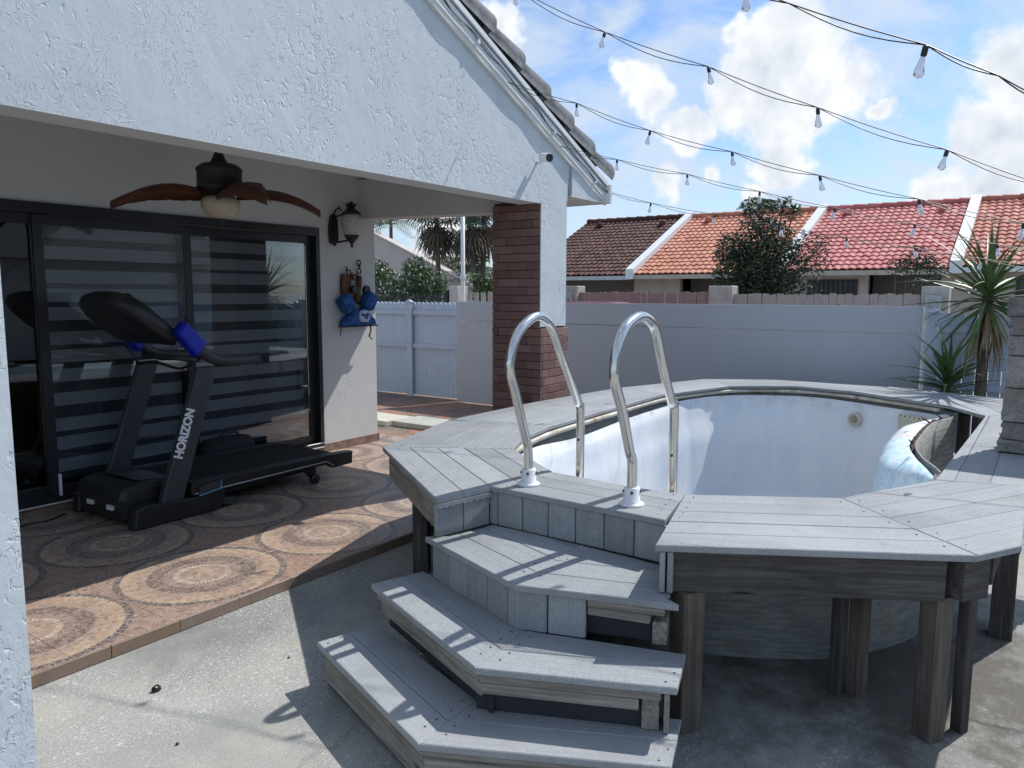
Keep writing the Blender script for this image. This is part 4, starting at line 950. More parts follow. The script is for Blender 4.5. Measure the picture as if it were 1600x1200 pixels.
con = [(2.565, 1.515), (2.58, 1.56), (2.63, 1.582), (2.69, 1.562), (2.82, 1.455), (2.945, 1.345), (2.995, 1.265), (2.96, 1.215), (2.86, 1.235), (2.72, 1.335), (2.61, 1.44)]
nY, vs, fs = 14, [], []
for i in range(nY+1):
    u = i/nY; y = 4.775+.71*u; k = 1-.42*abs(2*u-1)**6; arch = .028*(1-(2*u-1)**2)
    for x, z in con: vs.append((2.80+(x-2.80)*k-arch*.4, y, 1.39+(z-1.39)*k+arch))
m_ = len(con)
for i in range(nY):
    for j in range(m_): fs.append((i*m_+j, i*m_+(j+1) % m_, (i+1)*m_+(j+1) % m_, (i+1)*m_+j))
fs += [tuple(range(m_))[::-1], tuple(range(nY*m_, (nY+1)*m_))]
MB().add(vs, fs).build('console', BLACK, tm, True)
MB().prof([(2.70, 1.590), (2.835, 1.482), (2.838, 1.486), (2.703, 1.594)], 4.97, 5.29, 'y').build('display', plain('dark_display', (.02, .024, .03), .12, .6), tm)
for k in range(5): MB().box(2.872, 2.90, 4.98+.07*k, 5.02+.07*k, 1.432, 1.450, .003).build('button', DGREY, tm)
MB().tube([(3.06, 4.79, 1.14), (3.06, 5.47, 1.14)], .022, 10).build('cross_bar', DGREY, tm, True)
MB().tube(spline([(2.9, 5.42, 1.22), (2.94, 5.36, 1.12), (2.98, 5.40, 1.08), (3.0, 5.2, 1.10), (3.02, 4.95, 1.07), (3.04, 4.80, 1.12)], 5), .010, 7).build('cable', BLACK, tm, True)
MB().prof([(2.97, .20), (3.155, .222), (3.155, .286), (2.98, .262)], 4.706, 4.7095, 'y').build('badge', DGREY, tm)
MB().prof([(2.975, .205), (3.14, .225), (3.15, .284), (3.155, .284), (3.152, .217), (2.975, .196)], 4.7035, 4.7058, 'y').build('badge_stripe', plain('light_blue_stripe', (.12, .32, .45), .5), tm)
tc = bpy.data.curves.new('lettering', 'FONT'); tc.body = 'HORIZON'; tc.size = .088; tc.extrude = .0006; tc.align_x = 'LEFT'; tc.offset = .0042
to = bpy.data.objects.new('lettering', tc); col.objects.link(to); bpy.context.view_layer.update()
tme = bpy.data.meshes.new_from_object(to.evaluated_get(bpy.context.evaluated_depsgraph_get())); col.objects.unlink(to); bpy.data.objects.remove(to)
tme.materials.clear(); tme.materials.append(WHITEP)
ex = Vector((.312, 0, .91)).normalized(); ez = Vector((0, -1, 0)); ey = ez.cross(ex); kx = .345/max(v.co.x for v in tme.vertices)
for v in tme.vertices: v.co.x *= kx
lo = ob('lettering', tme, tm); lo.matrix_world = Matrix.Identity(4)
mt = Matrix(((ex.x, ey.x, ez.x, 2.872), (ex.y, ey.y, ez.y, 4.7285), (ex.z, ey.z, ez.z, .475), (0, 0, 0, 1)))
for v in tme.vertices: v.co = mt @ v.co
# bag, stick, floor cord, chips of debris
m = MB(); puff(m, 3.80, .235, .25, .165, .10, 0, n=4.5, cy=5.595-.02); bag = thing('bag', 'soft black bag on the floor behind the treadmill', 'bag', (3.8, 5.56, PZ))
m.v = [(x, y-.0, max(z, PZ+.004)) for x, y, z in m.v]; m.build('bag_body', plain('black_nylon', (0.010, 0.010, 0.013), 0.7, bmp=.4, bscale=30), bag, True)
MB().tube(spline([(3.70, 5.55, .38), (3.74, 5.54, .43), (3.86, 5.54, .435), (3.90, 5.55, .385)], 4), .012, 7).build('bag_handle', BLACK, bag, True)
stc = material('taped_stick', lambda t, b: setc(t, b, ramp(t, noise(t, wpos(t), 38, 3), [(0.46, (0.03, 0.03, 0.035)), (0.52, (0.45, 0.47, 0.5))])), .5)
st = MB().tube([(3.47, 5.57, PZ+.005), (3.485, 5.595, .62)], .018, 8).build('stick', stc, None, True); tag(st, 'black and white taped stick leaning on the door frame behind the treadmill', 'stick')
cb = MB().tube(spline([(2.45, 5.50, PZ+.006), (2.30, 5.42, PZ+.006), (2.15, 5.44, PZ+.006), (2.0, 5.30, PZ+.006), (1.7, 5.28, PZ+.006)], 5), .0055, 6).build('power_cord', BLACK, None, True); tag(cb, 'thin black power cord trailing from the treadmill across the tiles', 'cord')
rk = random.Random(8)
for (x, y, s, lab) in ((1.56, 2.83, .016, 'small dark plastic chip on the concrete near the tiled edge'), (1.40, 2.42, .006, 'tiny dark crumb on the concrete nearest the camera'), (2.05, 2.62, .005, 'tiny dark crumb on the concrete left of the bottom step')):
    b_m = bmesh.new(); bmesh.ops.create_icosphere(b_m, subdivisions=2, radius=s)
    for v in b_m.verts: v.co = Vector((v.co.x*1.2, v.co.y, v.co.z*.8))*rk.uniform(.75, 1.2)
    me = bpy.data.meshes.new('debris_chip'); b_m.to_mesh(me); b_m.free(); me.materials.append(BLACK); tag(ob('debris_chip', me, None, (x, y, s*.75)), lab, 'debris')

# ================================================================== FENCES OF THE YARD
XF = 8.60
gf = thing('grey_panel_fence', 'smooth blue grey panel fence behind the pool', 'fence', (XF, 3.6, 0))
ys = [6.96, 6.26, .985]
for a, b in zip(ys, ys[1:]):
    MB().box(XF, XF+.03, b+.002, a-.002, .03, 1.205, .002).build('lower_panel', GREYPANEL, gf)
    MB().box(XF-.002, XF+.03, b+.002, a-.002, 1.212, 1.487, .002).build('upper_panel', GREYPANEL, gf)
for y in ys[1:-1]: MB().box(XF+.035, XF+.10, y-.04, y+.04, 0, 1.45).build('fence_post', GREYPANEL, gf)
MB().box(XF-.01, XF+.045, .968, .984, 0, 1.487).build('edge_channel', VINYL, gf)
def picket_fence(lab, X, y0, y1, top, pw, posts, mid):
    t = thing('picket_fence', lab, 'fence', (X, (y0+y1)/2, 0))
    n_ = max(1, int((y1-y0)/pw)); seg = 5
    prof = [(-pw/2+.003, .03), (pw/2-.003, .03)]+[((pw/2-.003)*math.cos(math.pi*k/seg), top-.035+.035*math.sin(math.pi*k/seg)) for k in range(seg+1)]
    pm = MB().prof(prof, 0, .018, 'x').mesh('picket', VINYL)
    for k in range(n_): ob('picket', pm, t, (X+.02, y0+pw*(k+.5), 0))
    for z in (mid, top-.16): MB().box(X-.02, X+.018, y0, y1, z-.035, z+.035, .004).build('rail', VINYL, t)
    for y in posts:
        MB().box(X-.05, X-.021, y-.055, y+.055, 0, top+.0, .004).build('post', VINYL, t)
        MB().add([(X-.07, y-.07, top), (X+.0, y-.07, top), (X+.0, y+.07, top), (X-.07, y+.07, top), (X-.035, y, top+.045)], [(0, 3, 2, 1), (0, 1, 4), (1, 2, 4), (2, 3, 4), (3, 0, 4)]).build('post_cap', VINYL, t)
    return t
picket_fence('white vinyl picket fence with scalloped tops seen through the porch opening', 8.78, 6.98, 10.6, 1.47, .087, (8.02, 9.9), .80)
picket_fence('pale vinyl picket fence behind the spiky yucca plants', 8.66, -5.0, .93, 1.43, .11, (.88, -1.3), .70)
pole = thing('metal_pole', 'slim white metal pole rising behind the picket fence', 'pole', (8.72, 6.94, 0))
MB().tube([(8.72, 6.94, 0), (8.72, 6.94, 3.1)], .03, 12).build('shaft', WHITEP, pole, True); MB().lathe([(.04, 1.80), (.042, 1.81), (.042, 1.86), (.04, 1.87)], 12, (8.72, 6.94, 0)).build('collar', WHITEP, pole)

# ================================================================== NEIGHBOUR FENCES, CAR
def wood_fence(lab, X, y0, y1, top, colr, pw=.115):
    t = thing('board_fence', lab, 'fence', (X, (y0+y1)/2, 0)); rf = random.Random(int(y0*100)+7)
    mt = weathered(tuple(c*.72 for c in colr), colr, tuple(c*1.2 for c in colr), 'fence_timber')
    pm = [MB().prof([(-pw/2+.004, .05), (pw/2-.004, .05), (pw/2-.004, top-.01), (pw/2-.02, top+d), (-pw/2+.02, top), (-pw/2+.004, top-.012)], 0, .02, 'x').mesh('fence_board', mt) for d in (0, .008, -.01)]
    y = y0+pw/2
    while y < y1: ob('fence_board', rf.choice(pm), t, (X, y, rf.uniform(-.012, .008)), (rf.uniform(-.006, .006), 0, 0)); y += pw
    MB().box(X+.022, X+.06, y0, y1, 1.2, 1.29).build('rail', mt, t)
wood_fence('pinkish brown board fence left of the concrete post beyond the grey fence', 12.5, 4.63, 7.15, 1.64, (.34, .25, .22))
wood_fence('weathered pale board fence under the dark bushy tree', 12.5, 1.46, 4.21, 1.615, (.40, .35, .32))
CPOST = plain('old_concrete', (.42, .40, .36), .9, var=.25, scale=5, bmp=.4)
for y0, y1, z, lab in ((4.22, 4.62, 1.745, 'concrete fence post left of the bushy tree'), (1.10, 1.45, 1.73, 'concrete fence post beside the yucca'), (7.16, 7.55, 1.75, 'concrete fence post beside the white house corner')):
    t = thing('concrete_post', lab, 'post', (12.5, (y0+y1)/2, 0), 'concrete posts of the far fences'); MB().box(12.42, 12.72, y0, y1, 0, z, .012).build('shaft', CPOST, t)
    if y0 != 4.22:
        mb = MB().box(12.36, 12.419, y0+.08, y1-.06, 1.32, 1.60, .01).build('meter_box', plain('meter_grey', (.38, .40, .40), .5), t); MB().lathe([(.06, 0), (.06, .03), (.045, .05)], 14, (12.36, (y0+y1)/2+.01, 1.47), (-1, 0, 0)).build('meter_dial', plain('meter_glass', (.30, .34, .33), .3), t, True)
car = thing('parked_car', 'dark red car roof showing just above the grey fence', 'car', (11.0, 5.6, 0))
RED = plain('dark_red_paint', (.20, .02, .035), .25, .5, var=.05)
MB().prof([(4.0, .35), (7.4, .35), (7.45, .85), (7.0, .98), (4.9, 1.02), (4.05, .95)], 10.5, 11.5, 'x', .06).build('body', RED, car, True)
MB().prof([(4.95, 1.02), (6.95, .99), (6.55, 1.40), (6.3, 1.475), (5.65, 1.475), (5.3, 1.42)], 10.6, 11.4, 'x', .05).build('cabin', RED, car, True)
MB().prof([(5.15, 1.06), (6.75, 1.05), (6.45, 1.37), (6.28, 1.42), (5.70, 1.42), (5.4, 1.38)], 10.592, 10.6, 'x').build('side_window', BLACK, car)
for y in (4.75, 6.75):
    for x in (10.52, 11.32): MB().lathe([(.2, 0), (.31, .01), (.31, .15), (.2, .16)], 20, (x, y, .31), (1, 0, 0)).build('wheel', RUBBER, car, True)

# ================================================================== ROW OF HOUSES
def tilemat(name, a, b, c):
    def fn(t, bb):
        p = wpos(t); n_ = noise(t, p, 2.3, 5, .6); cellv = node(t, 'ShaderNodeTexWhiteNoise', {'Vector': node(t, 'ShaderNodeVectorMath', {0: vmath(t, 'MULTIPLY', p, (3.2, 5.2, 0)), 1: (0, 0, 0)}, operation='FLOOR').outputs[0]}, noise_dimensions='3D').outputs[0]
        k = math_(t, 'ADD', math_(t, 'MULTIPLY', n_, .75), math_(t, 'MULTIPLY', cellv, .25)); setc(t, bb, ramp(t, k, [(.28, a), (.5, b), (.75, c)]))
    return material(name, fn, .75, .3)
def tile_rows(m, x0, z0, d, nrm, ya, yb, nx, pitch, rows, amp, r0):
    for r in range(r0, rows):
        vs, fs = [], []; jit = [random.uniform(0, .008) for _ in range(nx//6+2)]; sl2 = [random.uniform(-.003, .003) for _ in range(nx//6+2)]
        for e, lift in ((0, .030), (1.04, .0)):
            for k in range(nx+1):
                u = (r+e)/rows + (sl2[k//6] if e == 0 else 0)
                y = ya+(yb-ya)*k/nx; a = 2*math.pi*(y-ya)/pitch; vs.append(tuple(Vector((x0, y, z0))+d*u+nrm*(lift+jit[k//6]+amp*abs(math.sin(a/2)))))
        for k in range(nx+1): vs.append(tuple(Vector(vs[k])-nrm*.03))
        for k in range(nx): fs += [(k, k+1, nx+1+k+1, nx+1+k), (2*(nx+1)+k, 2*(nx+1)+k+1, k+1, k)]
        m.add(vs, fs)
def row_house(lab, ya, yb, ze, zr, tmat, wall, par_right=True, gutter=None, XE=21.0, XR=25.5, windows=(), recess=()):
    t = thing('row_house', lab, 'house', ((XE+XR)/2, (ya+yb)/2, 0), 'row houses behind the yard')
    wm = MB(); y = ya; xs = sorted(recess)
    for a, b in list(xs)+[(yb, yb)]:
        if a > y: wm.box(XE+.55, XE+.75, y, a, 0, ze+.05)
        y = b
    wm.box(XE+.75, XR+4, ya, ya+.15, 0, ze); wm.box(XE+.75, XR+4, yb-.15, yb, 0, ze); wm.box(XR+3.9, XR+4, ya+.15, yb-.15, 0, ze)
    wm.build('wall', wall, t)
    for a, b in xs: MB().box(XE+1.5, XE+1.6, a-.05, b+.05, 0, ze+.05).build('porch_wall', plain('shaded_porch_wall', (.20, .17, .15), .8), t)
    k = (zr-ze)/(XR-XE)
    MB().prof([(XE, ze+.0), (XR, zr), (XR+4.5, ze), (XR+4.5, ze-.06), (XE, ze-.06)], ya, yb, 'y').build('roof', plain('roof_board', (.18, .10, .08), .8), t)
    m = MB(); tile_rows(m, XE-.05, ze+.01, Vector((XR-XE+.05, 0, zr-ze)), Vector((-k, 0, 1)).normalized(), ya+.02, yb-.02, int((yb-ya)/.185)*6, .185, 17, .036, 0)
    m.build('roof_tiles', tmat, t)['kind'] = 'stuff'
    rm_ = MB(); y = ya
    while y < yb-.1: rm_.tube([(XR, y, zr+.05), (XR, min(y+.42, yb), zr+.065)], [.10, .115], 8); y += .40
    rm_.build('ridge_tiles', tmat, t)['kind'] = 'stuff'
    MB().box(XE-.06, XE+.02, ya, yb, ze-.12, ze+.0).build('fascia', gutter or TRIM, t)
    MB().box(XE+.02, XE+.56, ya, yb, ze-.08, ze-.061).build('soffit', wall, t)
    if par_right:
        pr = MB().prof([(XE-.12, ze-.10), (XE-.12, ze+.20), (XR+.1, zr+.24), (XR+.1, zr-.1)], ya-.13, ya+.13, 'y').build('parapet', TRIM, t)
    for y0, y1, z0, z1 in windows:
        f = MB().box(XE+.49, XE+.55, y0-.05, y1+.05, z0-.05, z1+.05).build('window', FRAME, t); MB().box(XE+.483, XE+.489, y0, y1, z0, z1).build('pane', plain('dark_window', (.03, .04, .05), .15, .6), f)
        yy_ = y0+.06
        while yy_ < y1: MB().box(XE+.44, XE+.455, yy_-.008, yy_+.008, z0-.04, z1+.04).build('bar', IRON, f); yy_ += .12
        MB().box(XE+.44, XE+.455, y0, y1, (z0+z1)/2-.01, (z0+z1)/2+.01).build('bar', IRON, f)
    for y, u in ((ya+.18*(yb-ya), .86), (ya+.8*(yb-ya), .88)):
        px, pz = XE+(XR-XE)*u, ze+(zr-ze)*u; MB().lathe([(.10, 0), (.13, .05), (.11, .16), (.03, .2)], 10, (px, y, pz+.03)).build('roof_vent', tmat, t)
    return t
BEI = plain('beige_house_wall', (.46, .38, .31), .85, var=.1, scale=3); PNK = plain('pink_beige_wall', (.52, .43, .38), .85, var=.1, scale=3)
row_house('brown tiled row house farthest left beside the white gable', 10.25, 14.3, 2.15, 4.22, tilemat('brown_roof_tile', (.05, .022, .018), (.085, .034, .027), (.13, .055, .042)), BEI, True, plain('grey_gutter', (.50, .52, .54), .5), recess=((10.4, 14.2),))
row_house('orange tiled row house partly behind the dark bushy tree', 5.85, 10.25, 2.17, 4.20, tilemat('orange_roof_tile', (.42, .15, .09), (.52, .215, .135), (.60, .30, .20)), BEI, True, plain('tan_gutter', (.46, .40, .33), .6), windows=((7.3, 7.75, 1.5, 1.95),), recess=((6.6, 8.9),))
row_house('pink red tiled row house in the middle of the row', 1.75, 5.85, 2.22, 4.20, tilemat('pink_roof_tile', (.40, .115, .11), (.50, .165, .155), (.60, .26, .24)), PNK, True, plain('tan_gutter', (.46, .40, .33), .6), windows=((4.05, 5.2, 1.25, 1.95),), recess=((2.1, 3.75),))
row_house('red tiled row house at the right edge behind the yucca', -4.5, 1.75, 2.26, 4.22, tilemat('red_roof_tile', (.36, .12, .09), (.48, .18, .13), (.58, .28, .21)), PNK, True, TRIM, windows=((-.3, .5, 1.35, 1.95),))
row_house('terracotta tiled row house beyond the right edge of the view', -11, -4.5, 2.26, 4.22, tilemat('terracotta_tile', (.30, .07, .045), (.40, .11, .07), (.48, .17, .11)), PNK, True, TRIM)
# iron window grille of the pink porch
# grey roofed neighbour that the door glass mirrors
nb = thing('neighbour_house', 'grey roofed house across the yard, mirrored in the door glass', 'house', (6, -10, 0))
MB().box(-2, 14, -16, -9, 0, 2.4).build('wall', STUCCO_IN, nb)
MB().prof([(-16.5, 2.4), (-8.4, 2.4), (-12.4, 4.3)], -2.4, 14.4, 'x').build('roof', RTILE, nb)

# beige building through the porch opening
bb = thing('beige_building', 'plain beige building with sloping roofline behind the flowering bushes', 'building', (21, 19, 0))
BW = plain('plain_beige_wall', (.50, .44, .40), .9, var=.08, scale=1.5)
MB().prof([(14.2, 0), (27, 0), (27, 6.0), (23, 4.95), (15.6, 1.85), (14.2, 1.45)], 20.0, 20.3, 'x').build('wall', BW, bb)
MB().prof([(15.55, 1.86), (23, 4.96), (23, 5.03), (15.55, 1.92)], 19.95, 20.35, 'x').build('parapet_cap', BW, bb)
MB().box(20.3, 26, 15.0, 27, 0, 1.6).build('rear_block', BW, bb)
# iron railing
ir = thing('iron_railing', 'black iron railing below the flowering bushes', 'railing', (11, 9.9, 0))
for z in (.35, 1.50): MB().box(10.985, 11.015, 9.15, 12.6, z-.015, z+.015).build('rail', IRON, ir)
pk = MB().box(-.009, .009, -.009, .009, .05, 1.62).mesh('bar', IRON); y = 9.2
while y < 12.6: ob('bar', pk, ir, (11, y, 0)); y += .10
MB().box(10.97, 11.03, 9.10, 9.16, 0, 1.66).build('post', IRON, ir)
sf = thing('slat_fence', 'beige slatted fence right of the white pole', 'fence', (11.2, 8.3, 0)); sm2 = MB().box(-.01, .01, -.05, .05, .05, 1.62).mesh('slat', plain('beige_slat', (.42, .36, .31), .8)); y = 7.0
while y < 8.85: ob('slat', sm2, sf, (11.2, y, 0)); y += .16
MB().box(11.215, 11.25, 6.95, 8.9, 1.25, 1.33).build('rail', plain('beige_slat', (.42, .36, .31), .8), sf)
MB().box(11.0, 11.3, 8.88, 9.08, 0, 1.74, .01).build('end_post', BW, sf)

# ================================================================== PLANTS
def leafmat(name, dark, mid, lite, rough=.5):
    def fn(t, b):
        p = wpos(t); k = math_(t, 'ADD', math_(t, 'MULTIPLY', noise(t, p, 4, 3), .5), math_(t, 'MULTIPLY', noise(t, p, 37, 2), .5)); setc(t, b, ramp(t, k, [(.32, dark), (.5, mid), (.68, lite)]))
        b.inputs['Subsurface Weight'].default_value = 0.0
    return material(name, fn, rough, .35)
G_DARK = leafmat('dark_leaf', (.015, .03, .015), (.034, .06, .03), (.075, .11, .055)); G_MID = leafmat('mid_leaf', (.035, .07, .025), (.075, .125, .045), (.14, .19, .08))
G_PALM = leafmat('palm_leaf', (.03, .06, .03), (.075, .12, .06), (.14, .19, .10)); DEAD = leafmat('dead_frond', (.05, .038, .025), (.11, .085, .055), (.19, .15, .10), .8)
BARK = weathered((.06, .05, .042), (.13, .11, .095), (.22, .19, .165), 'bark'); PETAL = plain('white_petals', (.78, .78, .72), .6)
def leaves(m, c, r, n_, s, rg_, flat=.6):
    for _ in range(n_):
        d = Vector((rg_.gauss(0, 1), rg_.gauss(0, 1), rg_.gauss(0, 1))).normalized()*(rg_.random()**.45); p = Vector(c)+Vector((d.x*r[0], d.y*r[1], d.z*r[2]))
        ax = Vector((rg_.gauss(0, 1), rg_.gauss(0, 1), rg_.gauss(0, flat))).normalized(); sd = ax.orthogonal().normalized(); sd = Matrix.Rotation(rg_.uniform(0, 6.28), 3, ax) @ sd
        l, w_ = s*rg_.uniform(.7, 1.35), s*rg_.uniform(.28, .42); m.add([p-ax*l*.5, p+sd*w_*.5, p+ax*l*.5, p-sd*w_*.5], [(0, 1, 2, 3)])
def limb(m, a, b, r0, r1, rg_, k=5):
    a, b = Vector(a), Vector(b); pts = [a+(b-a)*(i/k)+Vector((rg_.uniform(-1, 1), rg_.uniform(-1, 1), 0))*(.03*(b-a).length if 0 < i < k else 0) for i in range(k+1)]; m.tube(pts, [r0+(r1-r0)*i/k for i in range(k+1)], 7)
# bushy tree
rt_ = random.Random(31); TX, TY = 14.0, 4.15
tr = thing('bushy_tree', 'dark bushy tree in front of the orange and pink roofs', 'tree', (TX, TY, 0))
tk = MB(); limb(tk, (TX, TY, 0), (TX+.05, TY+.02, 1.6), .10, .075, rt_)
cl = [((TX, TY+.35, 1.95), .62, 1), ((TX, TY-.1, 2.1), .62, 1), ((TX+.1, TY+.1, 2.5), .60, 1), ((TX-.1, TY+.55, 2.35), .42, 1), ((TX, TY-.25, 1.72), .42, 1), ((TX, TY+.5, 1.7), .42, 1), ((TX, TY+.2, 1.6), .5, 1), ((TX, TY-.55, 2.45), .42, .4), ((TX, TY-.8, 2.1), .34, .3), ((TX, TY+.1, 2.95), .42, .55),
      ((TX, TY+.3, 3.15), .26, .6), ((TX, TY-.25, 3.14), .24, .6), ((TX, TY-.45, 3.05), .16, .5), ((TX, TY+.78, 2.62), .16, .4), ((TX, TY-.95, 2.45), .18, .35), ((TX, TY+.92, 2.0), .14, .4), ((TX, TY-.75, 1.75), .24, .3)]
cr = MB()
for c, r, dn in cl:
    limb(tk, (TX+.03, TY, 1.4), c, .035, .008, rt_); leaves(cr, c, (r, r, r*.85), int(1700*dn*r*r/.3), .082, rt_)
    for _ in range(4): limb(tk, c, Vector(c)+Vector((rt_.uniform(-1, 1), rt_.uniform(-1, 1), rt_.uniform(-.5, 1)))*r*.9, .008, .003, rt_, 3)
tk.build('trunk', BARK, tr); cr.build('crown', G_DARK, tr)
fl = MB(); leaves(fl, (TX-.3, TY+.05, 2.3), (.5, .85, .7), 90, .045, rt_); fl.build('pale_blossoms', plain('faded_blossom', (.42, .33, .30), .7), tr)
# spiky palm top showing over the tree
# scraggly shrub
s2 = thing('scraggly_shrub', 'small scraggly dark shrub beside the yucca under the red roof', 'shrub', (13.2, 1.6, 0)); tk = MB(); cr = MB()
for _ in range(10):
    c = Vector((13.2, 1.65+rt_.uniform(-.32, .3), 1.95+rt_.uniform(-.15, .28))); limb(tk, (13.2, 1.6, .0), c, .02, .005, rt_); leaves(cr, c, (.16, .16, .13), 110, .06, rt_)
tk.build('stems', BARK, s2); cr.build('crown', G_DARK, s2)
# flowering bushes
for lab, c, cls, leafm, fln, nm in (('white flowering bush beside the lantern wall edge', (13, 12.5), [((13, 12.75, 1.75), .55), ((13, 12.2, 1.65), .42), ((13, 13.0, 2.1), .4), ((13, 11.9, 1.45), .35)], G_MID, 420, 'flowering_bush'),
                           ('airy rounded bush with a few white flowers by the iron railing', (13, 11.45), [((13, 11.6, 1.9), .42), ((13, 11.25, 1.85), .38), ((13, 11.7, 2.15), .34), ((13, 11.1, 1.65), .28), ((13, 11.5, 1.55), .3)], G_MID, 130, 'flowering_bush'),
                           ('small yellow green bush behind the slatted fence', (11.9, 8.95), [((11.9, 8.95, 1.6), .26), ((11.9, 8.8, 1.8), .2), ((11.9, 9.1, 1.85), .18)], G_MID, 0, 'small_bush')):
    t = thing(nm, lab, 'bush', (*c, 0)); tk = MB(); cr = MB(); fw_ = MB()
    for p, r in cls:
        for _ in range(3): limb(tk, (c[0], c[1]+rt_.uniform(-.15, .15), 0), Vector(p)+Vector((0, rt_.uniform(-r, r)*.6, 0)), .022, .006, rt_)
        leaves(cr, p, (r, r, r*.85), int(1500*r*r/.2), .085, rt_)
        if fln: leaves(fw_, (p[0]-.1, p[1], p[2]+.05), (r, r, r*.85), fln//4+4, .085, rt_, 1.0)
    tk.build('stems', BARK, t); cr.build('foliage', leafm, t)
    if fln: fw_.build('flowers', PETAL, t)['kind'] = 'stuff'
# palms
def fan_leaf(m, base, d, r, rg_, droop=.25, n_=15):
    d = Vector(d).normalized(); s = d.cross(Vector((0, 0, 1))); s = s.normalized() if s.length > .01 else Vector((1, 0, 0)); u = s.cross(d); tip = Vector(base)+d*r*.55
    m.tube([base, tip], .012, 4)
    for k in range(n_):
        a = (k/(n_-1)-.5)*3.4; e = d*math.cos(a)+s*math.sin(a); l = r*.62*rg_.uniform(.85, 1.1); sd = (u.cross(e)).normalized()*r*.035
        mid = tip+e*l*.55; end = tip+e*l+Vector((0, 0, -droop*l)); m.add([tip, mid-sd, end, mid+sd], [(0, 1, 2, 3)])
def fan_palm(lab, x, y, zc, lean, rg_, r=.95, skirt=26):
    t = thing('fan_palm', lab, 'palm', (x, y, 0)); tk = MB(); tk.tube([(x, y+lean, 0), (x, y+lean*.5, zc*.5), (x, y, zc)], [.095, .08, .07], 10); tk.build('trunk', BARK, t)
    cr = MB()
    for k in range(30):
        a = rg_.uniform(0, 6.28); e = rg_.uniform(-.25, 1.2); fan_leaf(cr, (x, y, zc+.05), (math.cos(a)*math.cos(e), math.sin(a)*math.cos(e), math.sin(e)), r*rg_.uniform(.8, 1.1), rg_)
    cr.build('crown', G_PALM, t); dk = MB()
    for k in range(skirt):
        a = rg_.uniform(0, 6.28); e = -rg_.uniform(.5, 1.35); fan_leaf(dk, (x, y, zc-rg_.uniform(0, .45)), (math.cos(a)*math.cos(e), math.sin(a)*math.cos(e), math.sin(e)), r*rg_.uniform(.6, .95), rg_, .5, 11)
    dk.build('dead_fronds', DEAD, t)
rp = random.Random(12)
fan_palm('single fan palm with brown skirt behind the flowering bushes', 18, 15.35, 4.0, -.15, rp, 1.1)
fan_palm('fan palm just right of the white pole', 18, 14.1, 3.75, -.5, rp, 1.0, 34); fan_palm('fan palm next to the brick column', 18.5, 13.9, 3.95, .1, rp, 1.0, 30)
def frond(m, base, a, e, l, rg_, lw=.26, n_=16):
    d = Vector((math.cos(a)*math.cos(e), math.sin(a)*math.cos(e), math.sin(e))); s = d.cross(Vector((0, 0, 1))).normalized(); p = [Vector(base)+d*l*u+Vector((0, 0, -.62*l*u*u)) for u in [i/n_ for i in range(n_+1)]]; m.tube(p, [.018*(1-.8*i/n_) for i in range(n_+1)], 4)
    for i in range(2, n_+1):
        t_ = (p[i]-p[i-1]).normalized(); w_ = lw*l*math.sin(math.pi*min(1, .12+.88*i/n_))**.6
        for sg in (-1, 1):
            e_ = (s*sg+t_*.7+Vector((0, 0, -.35))).normalized(); mid = p[i]+e_*w_*.5; end = p[i]+e_*w_+Vector((0, 0, -.25*w_)); q = t_*.016*l; m.add([p[i], mid-q, end, mid+q], [(0, 1, 2, 3)])
def feather_palm(lab, x, y, zt, l, n_, rg_, tr_=.09, stems=1):
    t = thing('feather_palm', lab, 'palm', (x, y, 0)); tk, cr = MB(), MB()
    for s in range(stems):
        xx, yy_ = x+(rg_.uniform(-.4, .4) if stems > 1 else 0), y+(rg_.uniform(-.7, .7) if stems > 1 else 0); z = zt*(rg_.uniform(.75, 1.05) if stems > 1 else 1); tk.tube([(x, (y+yy_)/2, 0), (xx, yy_, z)], [tr_, tr_*.7], 8)
        for k in range(n_): frond(cr, (xx, yy_, z), rg_.uniform(0, 6.28), rg_.uniform(.15, 1.35), l*rg_.uniform(.8, 1.15), rg_)
    tk.build('trunk', BARK, t); cr.build('crown', G_PALM, t)
feather_palm('feathery palm rising above the beige building roofline', 21.5, 20.6, 4.2, 1.7, 16, rp)
feather_palm('clump of low feathery palms behind the beige building', 22.5, 19.2, 2.8, 1.15, 9, rp, .06, 4)
feather_palm('clump of feathery palms between the fan palm trunks', 21.5, 17.5, 2.5, 1.25, 9, rp, .06, 4); feather_palm('feathery palm low behind the brick column', 20.5, 15.6, 2.7, 1.3, 12, rp, .06, 2)
feather_palm('thin palm peeking over the brown roof beside the gable', 29, 18.0, 4.6, 1.3, 10, rp)
feather_palm('spiky palm top showing over the dark bushy tree', 27.5, 8.4, 4.55, 1.2, 16, rp)
